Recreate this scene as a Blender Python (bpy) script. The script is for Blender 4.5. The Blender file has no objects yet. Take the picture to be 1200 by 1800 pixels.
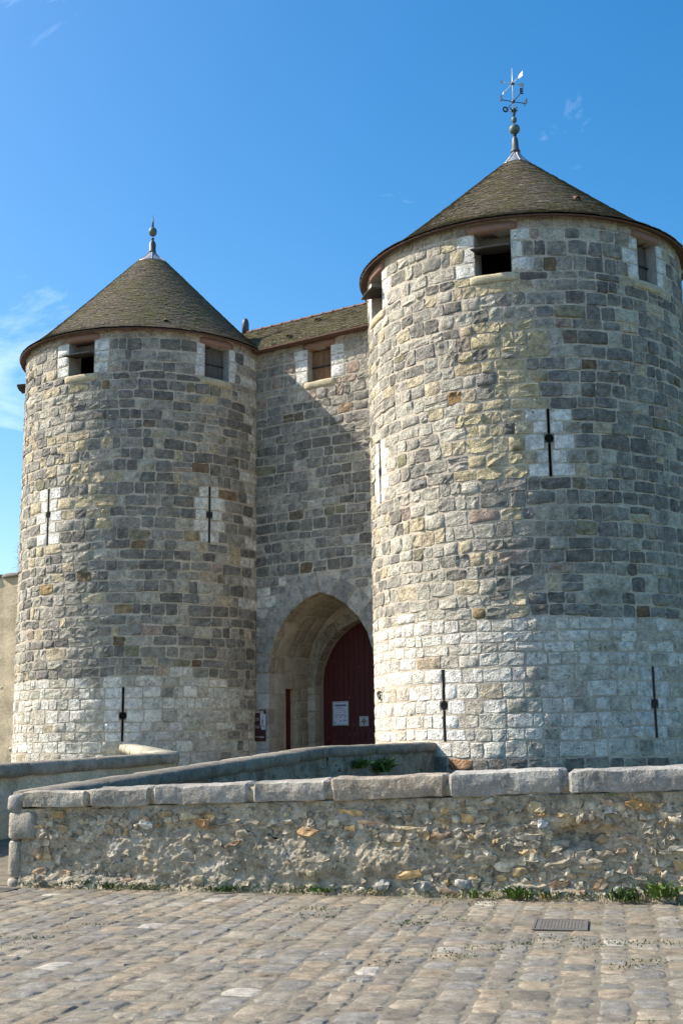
import bpy, math, random
import numpy as np
from mathutils import Matrix

random.seed(7)
RNG = np.random.default_rng(11)
scene = bpy.context.scene
COL = scene.collection

# ------------------------------------------------------------------ camera
def nrm(v):
    v = np.array(v, float)
    return v / np.linalg.norm(v)

FPX, CX, CY = 2105.0, 600.0, 900.0          # focal length and centre for a 1200 x 1800 frame
UP = nrm([-137, 11080, -2105])              # world up seen in camera axes (slight roll, pitched up 10.8 deg)
FW = nrm(np.array([0, 0, -1.0]) - UP * UP.dot([0, 0, -1.0]))
RX = np.cross(FW, UP)
CAMROT = np.array([RX, FW, UP])
CAMPOS = np.array([0.0, 0.0, 1.6])
cam_data = bpy.data.cameras.new('camera')
cam = bpy.data.objects.new('camera', cam_data)
COL.objects.link(cam)
m4 = Matrix([[*CAMROT[0], 0], [*CAMROT[1], 0], [*CAMROT[2], 1.6], [0, 0, 0, 1]])
cam.matrix_world = m4
cam_data.sensor_fit = 'VERTICAL'
cam_data.sensor_height = 36.0
cam_data.lens = 36.0 * FPX / 1800.0
cam_data.clip_end = 3000
cam_data.clip_start = 0.1
scene.camera = cam

# ------------------------------------------------------------------ sky, sun, exposure
SUN_EL = 42.0
SUN_DIR = nrm([-1.0, 0.17, 0])            # horizontal direction towards the sun
SUN_AZ = math.atan2(SUN_DIR[0], SUN_DIR[1])
world = bpy.data.worlds.new('World')
scene.world = world
world.use_nodes = True
wt = world.node_tree
wt.nodes.clear()

def wn(kind, **kw):
    n = wt.nodes.new(kind)
    for k, v in kw.items():
        setattr(n, k, v)
    return n

w_out = wn('ShaderNodeOutputWorld')
w_bg = wn('ShaderNodeBackground')
w_sky = wn('ShaderNodeTexSky')
w_sky.sky_type = 'NISHITA'
w_sky.sun_disc = False
w_sky.sun_elevation = math.radians(SUN_EL)
w_sky.sun_rotation = SUN_AZ % (2 * math.pi)
w_sky.altitude = 100
w_sky.air_density = 1.0
w_sky.dust_density = 1.5
w_sky.ozone_density = 1.0
w_hsv = wn('ShaderNodeHueSaturation')
w_hsv.inputs['Saturation'].default_value = 1.5
w_hsv.inputs['Hue'].default_value = 0.496
w_hsv.inputs['Value'].default_value = 0.58
w_co = wn('ShaderNodeTexCoord')
w_map = wn('ShaderNodeMapping')
w_map.inputs['Scale'].default_value = (1.0, 1.0, 2.6)
w_map.inputs['Location'].default_value = (5.1, 2.2, 0.8)
w_n1 = wn('ShaderNodeTexNoise')
w_n1.inputs['Scale'].default_value = 3.1
w_n1.inputs['Detail'].default_value = 9
w_n1.inputs['Roughness'].default_value = 0.62
w_n1.inputs['Distortion'].default_value = 0.6
w_mr = wn('ShaderNodeMapRange')
w_mr.inputs['From Min'].default_value = 0.585
w_mr.inputs['From Max'].default_value = 1.15
w_mix = wn('ShaderNodeMix', data_type='RGBA')
w_mix.inputs['B'].default_value = (6.0, 6.4, 6.8, 1)
wl = wt.links.new
wl(w_sky.outputs['Color'], w_hsv.inputs['Color'])
wl(w_co.outputs['Generated'], w_map.inputs['Vector'])
wl(w_map.outputs['Vector'], w_n1.inputs['Vector'])
wl(w_n1.outputs['Fac'], w_mr.inputs['Value'])
wl(w_mr.outputs['Result'], w_mix.inputs['Factor'])
wl(w_hsv.outputs['Color'], w_mix.inputs['A'])
wl(w_mix.outputs['Result'], w_bg.inputs['Color'])
w_bg.inputs['Strength'].default_value = 0.145
wl(w_bg.outputs['Background'], w_out.inputs['Surface'])

sun_data = bpy.data.lights.new('sun', 'SUN')
sun_data.energy = 3.1
sun_data.angle = math.radians(0.53)
sun_data.color = (1.0, 0.92, 0.80)
sun = bpy.data.objects.new('sun', sun_data)
COL.objects.link(sun)
sd = np.array([SUN_DIR[0] * math.cos(math.radians(SUN_EL)), SUN_DIR[1] * math.cos(math.radians(SUN_EL)), math.sin(math.radians(SUN_EL))])
zax = sd
xax = nrm(np.cross([0, 0, 1], zax))
yax = np.cross(zax, xax)
sun.matrix_world = Matrix([[xax[0], yax[0], zax[0], -20], [xax[1], yax[1], zax[1], 0], [xax[2], yax[2], zax[2], 40], [0, 0, 0, 1]])
vs = scene.view_settings
vs.view_transform = 'Standard'
vs.look = 'None'
vs.exposure = 1.4
vs.gamma = 1.0
vs.use_curve_mapping = False
scene.cycles.max_bounces = 6
scene.cycles.use_denoising = True

# ------------------------------------------------------------------ noise
def _hash(ix, iy, iz, seed):
    h = (ix * 374761393 + iy * 668265263 + iz * 2147483647 + seed * 974711) & 0xFFFFFFFF
    h = ((h ^ (h >> 13)) * 1274126177) & 0xFFFFFFFF
    h = h ^ (h >> 16)
    return (h & 0xFFFF) / 65535.0

def vnoise(p, seed=0):
    p = np.asarray(p, float)
    i = np.floor(p).astype(np.int64)
    f = p - i
    f = f * f * (3 - 2 * f)
    r = 0
    for dx in (0, 1):
        for dy in (0, 1):
            for dz in (0, 1):
                w = (f[:, 0] if dx else 1 - f[:, 0]) * (f[:, 1] if dy else 1 - f[:, 1]) * (f[:, 2] if dz else 1 - f[:, 2])
                r = r + w * _hash(i[:, 0] + dx, i[:, 1] + dy, i[:, 2] + dz, seed)
    return r * 2 - 1

def fbm(p, seed=0, octv=3):
    r = 0
    a = 1.0
    p = np.asarray(p, float)
    for k in range(octv):
        r = r + a * vnoise(p * 2 ** k + 17.3 * k, seed + k)
        a *= 0.5
    return r

# ------------------------------------------------------------------ materials
MATS = {}

class NT:
    def __init__(self, name):
        self.m = bpy.data.materials.new(name)
        self.m.use_nodes = True
        self.t = self.m.node_tree
        self.t.nodes.clear()
        self.out = self.n('ShaderNodeOutputMaterial')
        self.b = self.n('ShaderNodeBsdfPrincipled')
        self.l(self.b.outputs['BSDF'], self.out.inputs['Surface'])
        self.pos = self.n('ShaderNodeNewGeometry').outputs['Position']
        MATS[name] = self.m

    def n(self, kind, **kw):
        n = self.t.nodes.new(kind)
        for k, v in kw.items():
            setattr(n, k, v)
        return n

    def l(self, a, b):
        self.t.links.new(a, b)

    def noise(self, scale, detail=5, rough=0.6, vec=None, stretch=None, dist=0.0):
        v = vec or self.pos
        if stretch:
            mp = self.n('ShaderNodeMapping')
            mp.inputs['Scale'].default_value = stretch
            self.l(v, mp.inputs['Vector'])
            v = mp.outputs['Vector']
        nn = self.n('ShaderNodeTexNoise')
        nn.inputs['Scale'].default_value = scale
        nn.inputs['Detail'].default_value = detail
        nn.inputs['Roughness'].default_value = rough
        nn.inputs['Distortion'].default_value = dist
        self.l(v, nn.inputs['Vector'])
        return nn.outputs['Fac']

    def rng(self, x, a, b, c=0.0, d=1.0):
        r = self.n('ShaderNodeMapRange')
        for k, v in zip(('From Min', 'From Max', 'To Min', 'To Max'), (a, b, c, d)):
            r.inputs[k].default_value = v
        self.l(x, r.inputs['Value'])
        return r.outputs['Result']

    def math(self, op, a, b):
        r = self.n('ShaderNodeMath', operation=op)
        for k, v in enumerate((a, b)):
            if isinstance(v, (int, float)):
                r.inputs[k].default_value = v
            else:
                self.l(v, r.inputs[k])
        return r.outputs[0]

    def mix(self, fac, a, b, blend='MIX'):
        r = self.n('ShaderNodeMix', data_type='RGBA', blend_type=blend)
        for k, v in (('Factor', fac), ('A', a), ('B', b)):
            s = r.inputs[k]
            if isinstance(v, (int, float)):
                s.default_value = v
            elif isinstance(v, tuple):
                s.default_value = (*v, 1) if len(v) == 3 else v
            else:
                self.l(v, s)
        return r.outputs['Result']

    def grey(self, v):
        c = self.n('ShaderNodeCombineColor')
        for k in range(3):
            self.l(v, c.inputs[k])
        return c.outputs['Color']

    def bump(self, h, strength=0.6, dist=0.02):
        b = self.n('ShaderNodeBump')
        b.inputs['Strength'].default_value = strength
        b.inputs['Distance'].default_value = dist
        self.l(h, b.inputs['Height'])
        self.l(b.outputs['Normal'], self.b.inputs['Normal'])

    def done(self, col, rough=0.9, metal=0.0, spec=0.25):
        if isinstance(col, tuple):
            self.b.inputs['Base Color'].default_value = (*col, 1)
        else:
            self.l(col, self.b.inputs['Base Color'])
        if isinstance(rough, (int, float)):
            self.b.inputs['Roughness'].default_value = rough
        else:
            self.l(rough, self.b.inputs['Roughness'])
        self.b.inputs['Metallic'].default_value = metal
        self.b.inputs['Specular IOR Level'].default_value = spec
        return self.m

def stony(name, base=None, big=3.0, fine=26.0, amp=(0.68, 1.28), bump=0.7, dist=0.03, streak=0.35, pits=True, moss=None, patch=None):
    t = NT(name)
    at = t.n('ShaderNodeAttribute')
    at.attribute_name = 'col'
    col = at.outputs['Color'] if base is None else None
    n1 = t.noise(big, 5, 0.66)
    n2 = t.noise(fine, 4, 0.7)
    if base is not None:
        rgb = t.n('ShaderNodeRGB')
        rgb.outputs[0].default_value = (*base, 1)
        col = rgb.outputs[0]
    v = t.math('MULTIPLY', t.rng(n1, 0.33, 0.67, *amp), t.rng(n2, 0.3, 0.7, 0.72, 1.26))
    col = t.mix(1.0, col, t.grey(v), 'MULTIPLY')
    if streak:
        ns = t.noise(1.1, 4, 0.6, stretch=(1.6, 1.6, 0.32))
        col = t.mix(t.rng(ns, 0.54, 0.8, 0, streak), col, (0.09, 0.088, 0.085))
    # ochre and pale blotches of weathering
    nb = t.noise(5.5, 3, 0.6)
    col = t.mix(t.rng(nb, 0.58, 0.75, 0, 0.28), col, (0.42, 0.36, 0.24))
    nw = t.noise(8.5, 4, 0.7)
    col = t.mix(t.rng(nw, 0.60, 0.74, 0, 0.35), col, (0.60, 0.59, 0.55))
    h = t.math('ADD', t.math('MULTIPLY', n2, 0.6), t.math('MULTIPLY', t.noise(9.0, 4, 0.65), 1.0))
    if pits:
        vo = t.n('ShaderNodeTexVoronoi')
        vo.inputs['Scale'].default_value = 13.0
        vo.inputs['Randomness'].default_value = 1.0
        t.l(t.pos, vo.inputs['Vector'])
        pm = t.rng(vo.outputs['Distance'], 0.12, 0.3, 1, 0)
        pm = t.math('MULTIPLY', pm, t.rng(t.noise(4.0, 3), 0.48, 0.6))
        pm = t.math('MULTIPLY', pm, at.outputs['Alpha']) if base is None else t.math('MULTIPLY', pm, 0.4)
        col = t.mix(t.math('MULTIPLY', pm, 0.75), col, (0.07, 0.065, 0.06))
        h = t.math('SUBTRACT', h, t.math('MULTIPLY', pm, 0.8))
    if moss:
        nm = t.noise(moss[0], 6, 0.65)
        col = t.mix(t.rng(nm, moss[1], moss[1] + 0.12, 0, 0.85), col, moss[2])
    if patch:
        for sc, thr, pc in patch:
            col = t.mix(t.rng(t.noise(sc, 5, 0.68), thr, thr + 0.07, 0, 0.8), col, pc)
    t.bump(h, bump, dist)
    return t.done(col, 0.92, 0, 0.2)

stony('stone', bump=1.0, dist=0.08, amp=(0.6, 1.32), big=5.5)
stony('mortar', base=(0.50, 0.44, 0.35), big=2.2, fine=20, amp=(0.72, 1.2), bump=0.7, dist=0.03, streak=0.4)
stony('ashlar', bump=0.6, dist=0.02, amp=(0.8, 1.15), streak=0.3)
stony('coping', big=4.0, fine=40, amp=(0.68, 1.25), bump=0.9, dist=0.025, streak=0.12, patch=[(9.0, 0.64, (0.50, 0.49, 0.44)), (3.0, 0.60, (0.17, 0.155, 0.13)), (14.0, 0.68, (0.33, 0.29, 0.12))])
stony('rubble', big=12.0, fine=60, amp=(0.6, 1.35), bump=0.8, dist=0.012, streak=0.0, pits=False)
stony('rubble_mortar', base=(0.44, 0.38, 0.275), big=6.0, fine=45, amp=(0.5, 1.4), bump=1.0, dist=0.03, streak=0.25, patch=[(2.0, 0.56, (0.44, 0.42, 0.37)), (5.0, 0.62, (0.19, 0.165, 0.125))])
stony('dark_rubble', base=(0.22, 0.205, 0.165), big=3.0, fine=24, amp=(0.5, 1.5), bump=0.9, dist=0.03, streak=0.4, moss=(3.0, 0.6, (0.07, 0.085, 0.03)))
stony('cobble', big=9.0, fine=70, amp=(0.66, 1.3), bump=0.8, dist=0.014, streak=0.0, pits=False)
stony('joint_sand', base=(0.185, 0.165, 0.125), big=5.0, fine=90, amp=(0.7, 1.25), bump=0.8, dist=0.01, streak=0.0, pits=False, moss=(2.2, 0.64, (0.10, 0.115, 0.04)))
stony('plaster', base=(0.54, 0.455, 0.32), big=1.5, fine=22, amp=(0.75, 1.2), bump=0.5, dist=0.03, streak=0.45)
stony('earth', base=(0.13, 0.125, 0.07), big=0.6, fine=9, amp=(0.6, 1.3), bump=0.6, dist=0.08, streak=0.0, pits=False, moss=(0.5, 0.45, (0.06, 0.09, 0.025)))

def tile_mat(name, lichen):
    t = NT(name)
    at = t.n('ShaderNodeAttribute')
    at.attribute_name = 'col'
    n1 = t.noise(1.3, 7, 0.65)
    n2 = t.noise(14, 5, 0.65)
    col = t.mix(1.0, at.outputs['Color'], t.grey(t.rng(n2, 0.3, 0.7, 0.65, 1.35)), 'MULTIPLY')
    col = t.mix(t.rng(n1, 0.45, 0.64, 0, 0.65), col, (0.125, 0.12, 0.04))
    col = t.mix(t.rng(t.noise(2.3, 7, 0.7), 0.62, 0.70, 0, lichen), col, (0.34, 0.25, 0.045))
    col = t.mix(t.rng(t.noise(6.0, 7, 0.7), 0.62, 0.72, 0, 0.5), col, (0.30, 0.29, 0.25))
    t.bump(n2, 0.5, 0.02)
    t.done(col, 0.9, 0, 0.2)

tile_mat('roof_tile', 0.25)
tile_mat('roof_tile_lichen', 0.7)

def simple(name, col, rough=0.7, metal=0.0, nscale=12, amp=(0.8, 1.2), bump=0.2, stretch=None, spec=0.3, dist=0.01):
    t = NT(name)
    n1 = t.noise(nscale, 6, 0.62, stretch=stretch)
    rgb = t.n('ShaderNodeRGB')
    rgb.outputs[0].default_value = (*col, 1)
    c = t.mix(1.0, rgb.outputs[0], t.grey(t.rng(n1, 0.25, 0.75, *amp)), 'MULTIPLY')
    t.bump(n1, bump, dist)
    return t.done(c, rough, metal, spec)

simple('lead', (0.36, 0.37, 0.39), 0.45, 0.5, 5, (0.75, 1.15), 0.15)
simple('dark_lead', (0.10, 0.11, 0.115), 0.5, 0.3, 8, (0.7, 1.2), 0.1)
simple('verdigris', (0.12, 0.16, 0.15), 0.55, 0.2, 9, (0.6, 1.3), 0.1)
simple('iron', (0.025, 0.027, 0.03), 0.55, 0.3, 20, (0.7, 1.3), 0.2)
simple('gilt', (0.55, 0.50, 0.40), 0.4, 0.4, 20, (0.8, 1.2), 0.1)
simple('galvanised', (0.55, 0.57, 0.58), 0.4, 0.3, 20, (0.8, 1.2), 0.1)
simple('lintel_wood', (0.30, 0.175, 0.13), 0.85, 0, 7, (0.6, 1.3), 0.5, (3, 3, 14))
simple('grey_wood', (0.115, 0.105, 0.095), 0.85, 0, 9, (0.5, 1.5), 0.6, (6, 6, 0.6))
simple('brown_wood', (0.24, 0.135, 0.07), 0.8, 0, 9, (0.45, 1.4), 0.6, (6, 6, 0.6))
simple('panel_wood', (0.20, 0.185, 0.165), 0.85, 0, 9, (0.7, 1.2), 0.4, (6, 6, 0.8))
simple('board_wood', (0.05, 0.045, 0.042), 0.85, 0, 9, (0.6, 1.3), 0.4, (1, 1, 1))
simple('door_red', (0.085, 0.017, 0.017), 0.6, 0, 6, (0.65, 1.3), 0.35, (8, 8, 0.5))
simple('door_wear', (0.32, 0.24, 0.18), 0.8, 0, 40, (0.4, 1.4), 0.2)
simple('tile_under', (0.13, 0.075, 0.055), 0.9, 0, 9, (0.7, 1.3), 0.4)
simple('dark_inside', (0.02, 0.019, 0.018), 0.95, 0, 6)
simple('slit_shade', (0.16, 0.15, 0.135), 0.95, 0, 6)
simple('frame_grey', (0.42, 0.43, 0.44), 0.4, 0.4, 30, (0.9, 1.1), 0.05)
simple('paper', (0.62, 0.66, 0.74), 0.5, 0, 30, (0.95, 1.05), 0.02)
simple('ink_blue', (0.03, 0.045, 0.12), 0.6, 0, 30, (0.9, 1.1), 0.02)
simple('ink_grey', (0.16, 0.17, 0.21), 0.6, 0, 30, (0.9, 1.1), 0.02)
simple('plaque_green', (0.42, 0.47, 0.42), 0.5, 0, 30, (0.9, 1.1), 0.02)
simple('emblem_red', (0.16, 0.055, 0.06), 0.6, 0, 30, (0.9, 1.1), 0.02)
simple('board_brown', (0.055, 0.02, 0.016), 0.6, 0, 14, (0.8, 1.3), 0.1)
simple('board_white', (0.50, 0.51, 0.54), 0.6, 0, 14, (0.8, 1.2), 0.1)
simple('board_cream', (0.38, 0.32, 0.26), 0.6, 0, 14, (0.8, 1.2), 0.1)
simple('leaf_green', (0.10, 0.16, 0.028), 0.6, 0, 18, (0.6, 1.4), 0.1)
simple('leaf_dark', (0.055, 0.095, 0.02), 0.65, 0, 18, (0.6, 1.4), 0.1)
simple('dry_grass', (0.22, 0.18, 0.075), 0.75, 0, 18, (0.6, 1.4), 0.1)
simple('moss', (0.085, 0.11, 0.028), 0.9, 0, 30, (0.6, 1.4), 0.5)
simple('bark', (0.10, 0.08, 0.07), 0.9, 0, 12, (0.6, 1.4), 0.5)
simple('cast_iron', (0.13, 0.12, 0.105), 0.75, 0.1, 25, (0.7, 1.3), 0.3)

# ------------------------------------------------------------------ object helpers
ROOTLOC = {}

def empty(name, loc, label, cat, group=None):
    o = bpy.data.objects.new(name, None)
    o.empty_display_size = 0.3
    COL.objects.link(o)
    o.location = loc
    ROOTLOC[o.name] = np.array(loc, float)
    o['label'] = label
    o['category'] = cat
    if group:
        o['group'] = group
    return o

def mk(name, verts, faces, mat, parent=None, cols=None, smooth=True, kind=None, label=None, cat=None, base=None, group=None):
    verts = np.asarray(verts, float)
    if parent is not None:
        off = ROOTLOC[parent.name]
    elif base is not None:
        off = np.array(base, float)
    else:
        off = np.zeros(3)
    me = bpy.data.meshes.new(name)
    me.from_pydata((verts - off).tolist(), [], faces)
    me.materials.append(MATS[mat])
    if smooth is True:
        me.polygons.foreach_set('use_smooth', np.ones(len(me.polygons), bool))
    elif smooth is not False:
        me.polygons.foreach_set('use_smooth', np.asarray(smooth, bool))
    if cols is not None:
        a = me.attributes.new('col', 'FLOAT_COLOR', 'POINT')
        a.data.foreach_set('color', np.asarray(cols, np.float32).ravel())
    o = bpy.data.objects.new(name, me)
    COL.objects.link(o)
    if parent is not None:
        o.parent = parent
    elif base is not None:
        o.location = base
    ROOTLOC[o.name] = off
    if kind:
        o['kind'] = kind
    if label:
        o['label'] = label
    if cat:
        o['category'] = cat
    if group:
        o['group'] = group
    return o

class Bag:
    """collects pieces of one mesh"""
    def __init__(self):
        self.v, self.f, self.c, self.n = [], [], [], 0

    def add(self, v, f, c=None):
        v = np.asarray(v, float)
        self.v.append(v)
        self.f += [tuple(i + self.n for i in q) for q in f]
        if c is not None:
            c = np.asarray(c, float)
            if c.ndim == 1:
                c = np.tile(c, (len(v), 1))
            self.c.append(c)
        self.n += len(v)

    def build(self, name, mat, parent=None, **kw):
        if not self.v:
            return None
        return mk(name, np.concatenate(self.v), self.f, mat, parent, cols=np.concatenate(self.c) if self.c else None, **kw)

def project(p):
    q = (np.asarray(p, float) - CAMPOS) @ CAMROT
    return np.stack([CX + FPX * q[:, 0] / -q[:, 2], CY - FPX * q[:, 1] / -q[:, 2], -q[:, 2]], 1)

def seen_area(corners):
    """size of a small quad in the view; 0 when it faces away or lies outside"""
    c = np.asarray(corners)
    pr = project(c)
    if (pr[:, 2] < 0.2).any():
        return 0.0
    m = pr[:, :2].mean(0)
    if m[0] < -5 or m[0] > 1205 or m[1] < -5 or m[1] > 1805:
        return 0.0
    x, y = pr[:, 0], pr[:, 1]
    a = 0.5 * (np.dot(x, np.roll(y, -1)) - np.dot(y, np.roll(x, -1)))
    return max(0.0, -a)

def inner_smooth(nf):
    """face flags of a stone: arrises stay crisp, the face itself is smooth"""
    nu, nv = {len(GF[k]): (k[0] - 1, k[1] - 1) for k in GF}[nf]
    return [0 < i < nu - 1 and 0 < j < nv - 1 for j in range(nv) for i in range(nu)]

def emit(pieces, name, bulk_name, mat, parent, limit=300, facet=0.0):
    """the pieces that show largest become parts, the rest one joined part"""
    pieces = sorted(pieces, key=lambda p: -p[3])
    n = 0
    rest = Bag()
    flags = []
    for v, f, c, a in pieces:
        fl = [False] * len(f) if RNG.random() < facet else inner_smooth(len(f))
        if n < limit and a > 20:
            mk(name, v, f, mat, parent, cols=c, smooth=fl)
            n += 1
        else:
            rest.add(v, f, c)
            flags += fl
    rest.build(bulk_name, mat, parent, kind='stuff', smooth=flags)

# surfaces: P(s, z, h) with s to the right seen from outside, z up, h outwards
class Cyl:
    def __init__(self, C, R):
        self.C, self.R = C, R

    def P(self, s, z, h):
        s, z, h = np.broadcast_arrays(np.asarray(s, float), np.asarray(z, float), np.asarray(h, float))
        a = s / self.R
        return np.stack([self.C[0] + (self.R + h) * np.cos(a), self.C[1] + (self.R + h) * np.sin(a), z], -1)

class Pla:
    def __init__(self, O, e1, e2, n):
        self.O, self.e1, self.e2, self.n = (np.array(x, float) for x in (O, e1, e2, n))

    def P(self, s, z, h):
        s, z, h = np.broadcast_arrays(np.asarray(s, float), np.asarray(z, float), np.asarray(h, float))
        return self.O + s[..., None] * self.e1 + z[..., None] * self.e2 + h[..., None] * self.n

def wallplane(p0, p1):
    """vertical plane through two points, seen so that p1 is to the right"""
    d = nrm([p1[0] - p0[0], p1[1] - p0[1], 0])
    return Pla([p0[0], p0[1], 0], d, [0, 0, 1], [d[1], -d[0], 0])

def gridfaces(nu, nv):
    return [(j * nu + i, j * nu + i + 1, (j + 1) * nu + i + 1, (j + 1) * nu + i) for j in range(nv - 1) for i in range(nu - 1)]

GF = {}
U6 = np.array([0, 0.035, 0.34, 0.66, 0.965, 1])
U5 = np.array([0, 0.055, 0.5, 0.945, 1])
U4 = np.array([0, 0.10, 0.90, 1])
UC = np.array([0, 0.11, 0.36, 0.64, 0.89, 1])
U3 = np.array([0, 0.06, 0.36, 0.64, 0.94, 1]) 

def stone(surf, s0, s1, z0, z1, col, joint=0.02, proud=0.03, rough=0.012, jit=0.012, corner=0.22, sink=-0.03, us=U6, vs_=U5, pit=0.3, wav=None, tilt=0.0, cv=0.06):
    nu, nv = len(us), len(vs_)
    w, h = s1 - s0, z1 - z0
    s0, s1, z0, z1 = s0 + joint, s1 - joint, z0 + joint, z1 - joint
    u, v = np.meshgrid(us, vs_)
    x = (u - 0.5) * (s1 - s0)
    y = (v - 0.5) * (z1 - z0)
    edge = (u == 0) | (u == 1) | (v == 0) | (v == 1)
    cor = ((u == 0) | (u == 1)) & ((v == 0) | (v == 1))
    r = min(s1 - s0, z1 - z0) * 0.5
    k = corner * (0.4 + 1.1 * RNG.random(u.shape))
    x = np.where(cor, x - np.sign(x) * r * k, x)
    y = np.where(cor, y - np.sign(y) * r * k, y)
    jx, jy = RNG.normal(0, jit, u.shape), RNG.normal(0, jit, u.shape)
    for a, b in ((0, 1), (-1, -2)):               # the arris follows the outline
        jx[:, b], jy[:, b] = jx[:, a], jy[:, a]
    for a, b in ((0, 1), (-1, -2)):
        jx[b], jy[b] = jx[a], jy[a]
    rc = np.where(cor, r * k, 0)
    for ci, cj in ((0, 0), (0, -1), (-1, 0), (-1, -1)):
        ii, jj = (1 if ci == 0 else -2), (1 if cj == 0 else -2)
        x[ii, jj] -= np.sign(x[ii, jj]) * rc[ci, cj] * 0.8
        y[ii, jj] -= np.sign(y[ii, jj]) * rc[ci, cj] * 0.8
    x = x + jx
    y = y + jy
    ring = ((u > 0) & (u < us[2]) | (u < 1) & (u > us[-3]) | (v > 0) & (v < vs_[2]) | (v < 1) & (v > vs_[-3])) & ~edge
    sl = RNG.normal(0, rough * 0.8, 2)
    hh = np.where(edge, sink, np.where(ring, proud * 0.8, proud)) + np.where(edge, 0, RNG.normal(0, rough, u.shape) + sl[0] * (u - .5) * 2 + sl[1] * (v - .5) * 2)
    hh = np.where(edge, hh, np.maximum(hh, min(0.0065, proud * 0.7)))
    if tilt:
        c, sn = math.cos(tilt), math.sin(tilt)
        x, y = x * c - y * sn, x * sn + y * c
    S = (s0 + s1) / 2 + x
    Z = (z0 + z1) / 2 + y
    if wav is not None:
        Z = Z + wav(S, Z)
    V = surf.P(S, Z, hh).reshape(-1, 3)
    key = (nu, nv)
    if key not in GF:
        GF[key] = gridfaces(nu, nv)
    c = np.ones((nu * nv, 4))
    c[:, :3] = np.array(col) * (1 + RNG.normal(0, cv, (nu * nv, 1)))
    c[:, 3] = pit
    area = seen_area(V[[0, nu - 1, nu * nv - 1, nu * (nv - 1)]])
    return (V, GF[key], np.clip(c, 0, 1), area)

def rect_grid(surf, ss, zs, skip, amp=0.0, freq=3.0, seed=3, hfun=None):
    """surface sheet over breakpoints, cells inside an opening left out"""
    ss, zs = np.array(sorted(set(np.round(ss, 5)))), np.array(sorted(set(np.round(zs, 5))))
    S, Z = np.meshgrid(ss, zs)
    H = np.zeros_like(S)
    if amp:
        H = amp * fbm(np.stack([S.ravel() * freq, Z.ravel() * freq, 0 * S.ravel()], 1), seed).reshape(S.shape)
    if hfun is not None:
        H = H + hfun(S, Z)
    V = surf.P(S, Z, H).reshape(-1, 3)
    F = []
    nu = len(ss)
    for j in range(len(zs) - 1):
        zm = (zs[j] + zs[j + 1]) / 2
        for i in range(nu - 1):
            if not skip((ss[i] + ss[i + 1]) / 2, zm):
                F.append((j * nu + i, j * nu + i + 1, (j + 1) * nu + i + 1, (j + 1) * nu + i))
    return V, F

def box8(f, lo, hi, cham=0.0, jit=0.0):
    """chamfered box; f maps (a, b, c) local coordinates to the world"""
    lo, hi = np.array(lo, float), np.array(hi, float)
    cs = []
    idx = {}
    ch = np.minimum(cham, (hi - lo) * 0.3) if cham else np.zeros(3)
    for k in range(8):
        b = [(k >> i) & 1 for i in range(3)]
        j = RNG.normal(0, jit, 3) if jit else np.zeros(3)
        for ax in range(3):
            p = np.array([hi[i] if b[i] else lo[i] for i in range(3)])
            for i in range(3):
                if i != ax:
                    p[i] += -ch[i] if b[i] else ch[i]
            idx[(k, ax)] = len(cs)
            cs.append(p + j)
    F = []
    for ax in range(3):
        o = [i for i in range(3) if i != ax]
        for side in (0, 1):
            q = [sum(((side if i == ax else (x if i == o[0] else y)) << i) for i in range(3)) for x, y in ((0, 0), (1, 0), (1, 1), (0, 1))]
            f4 = [idx[(k, ax)] for k in q]
            flip = (side == 0) ^ (ax == 1)
            F.append(tuple(reversed(f4)) if flip else tuple(f4))
    if cham:
        for ax in range(3):
            o = [i for i in range(3) if i != ax]
            for x in (0, 1):
                for y in (0, 1):
                    k0 = (x << o[0]) | (y << o[1])
                    k1 = k0 | (1 << ax)
                    F.append((idx[(k0, o[0])], idx[(k1, o[0])], idx[(k1, o[1])], idx[(k0, o[1])]))
        for k in range(8):
            F.append(tuple(idx[(k, ax)] for ax in range(3)))
    V = np.array([f(*p) for p in cs])
    return V, F

def fix_normals(o):
    import bmesh
    bm = bmesh.new()
    bm.from_mesh(o.data)
    bmesh.ops.recalc_face_normals(bm, faces=bm.faces)
    bm.to_mesh(o.data)
    bm.free()
    return o

def surfbox(surf, s0, s1, z0, z1, h0, h1, cham=0.01, jit=0.0):
    return box8(lambda a, b, c: surf.P(a, b, c), (s0, z0, h0), (s1, z1, h1), cham, jit)

def lathe(cx, cy, prof, n=20):
    V, F = [], []
    for r, z in prof:
        for k in range(n):
            a = 2 * math.pi * k / n
            V.append((cx + r * math.cos(a), cy + r * math.sin(a), z))
    for j in range(len(prof) - 1):
        for k in range(n):
            F.append((j * n + k, j * n + (k + 1) % n, (j + 1) * n + (k + 1) % n, (j + 1) * n + k))
    F.append(tuple(range(n - 1, -1, -1)))
    F.append(tuple((len(prof) - 1) * n + k for k in range(n)))
    return np.array(V), F

def ball(c, r, rz=None, n=14, m=8):
    rz = rz or r
    prof = [(max(0.001, r * math.sin(math.pi * k / m)), c[2] - rz * math.cos(math.pi * k / m)) for k in range(m + 1)]
    return lathe(c[0], c[1], prof, n)

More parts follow.
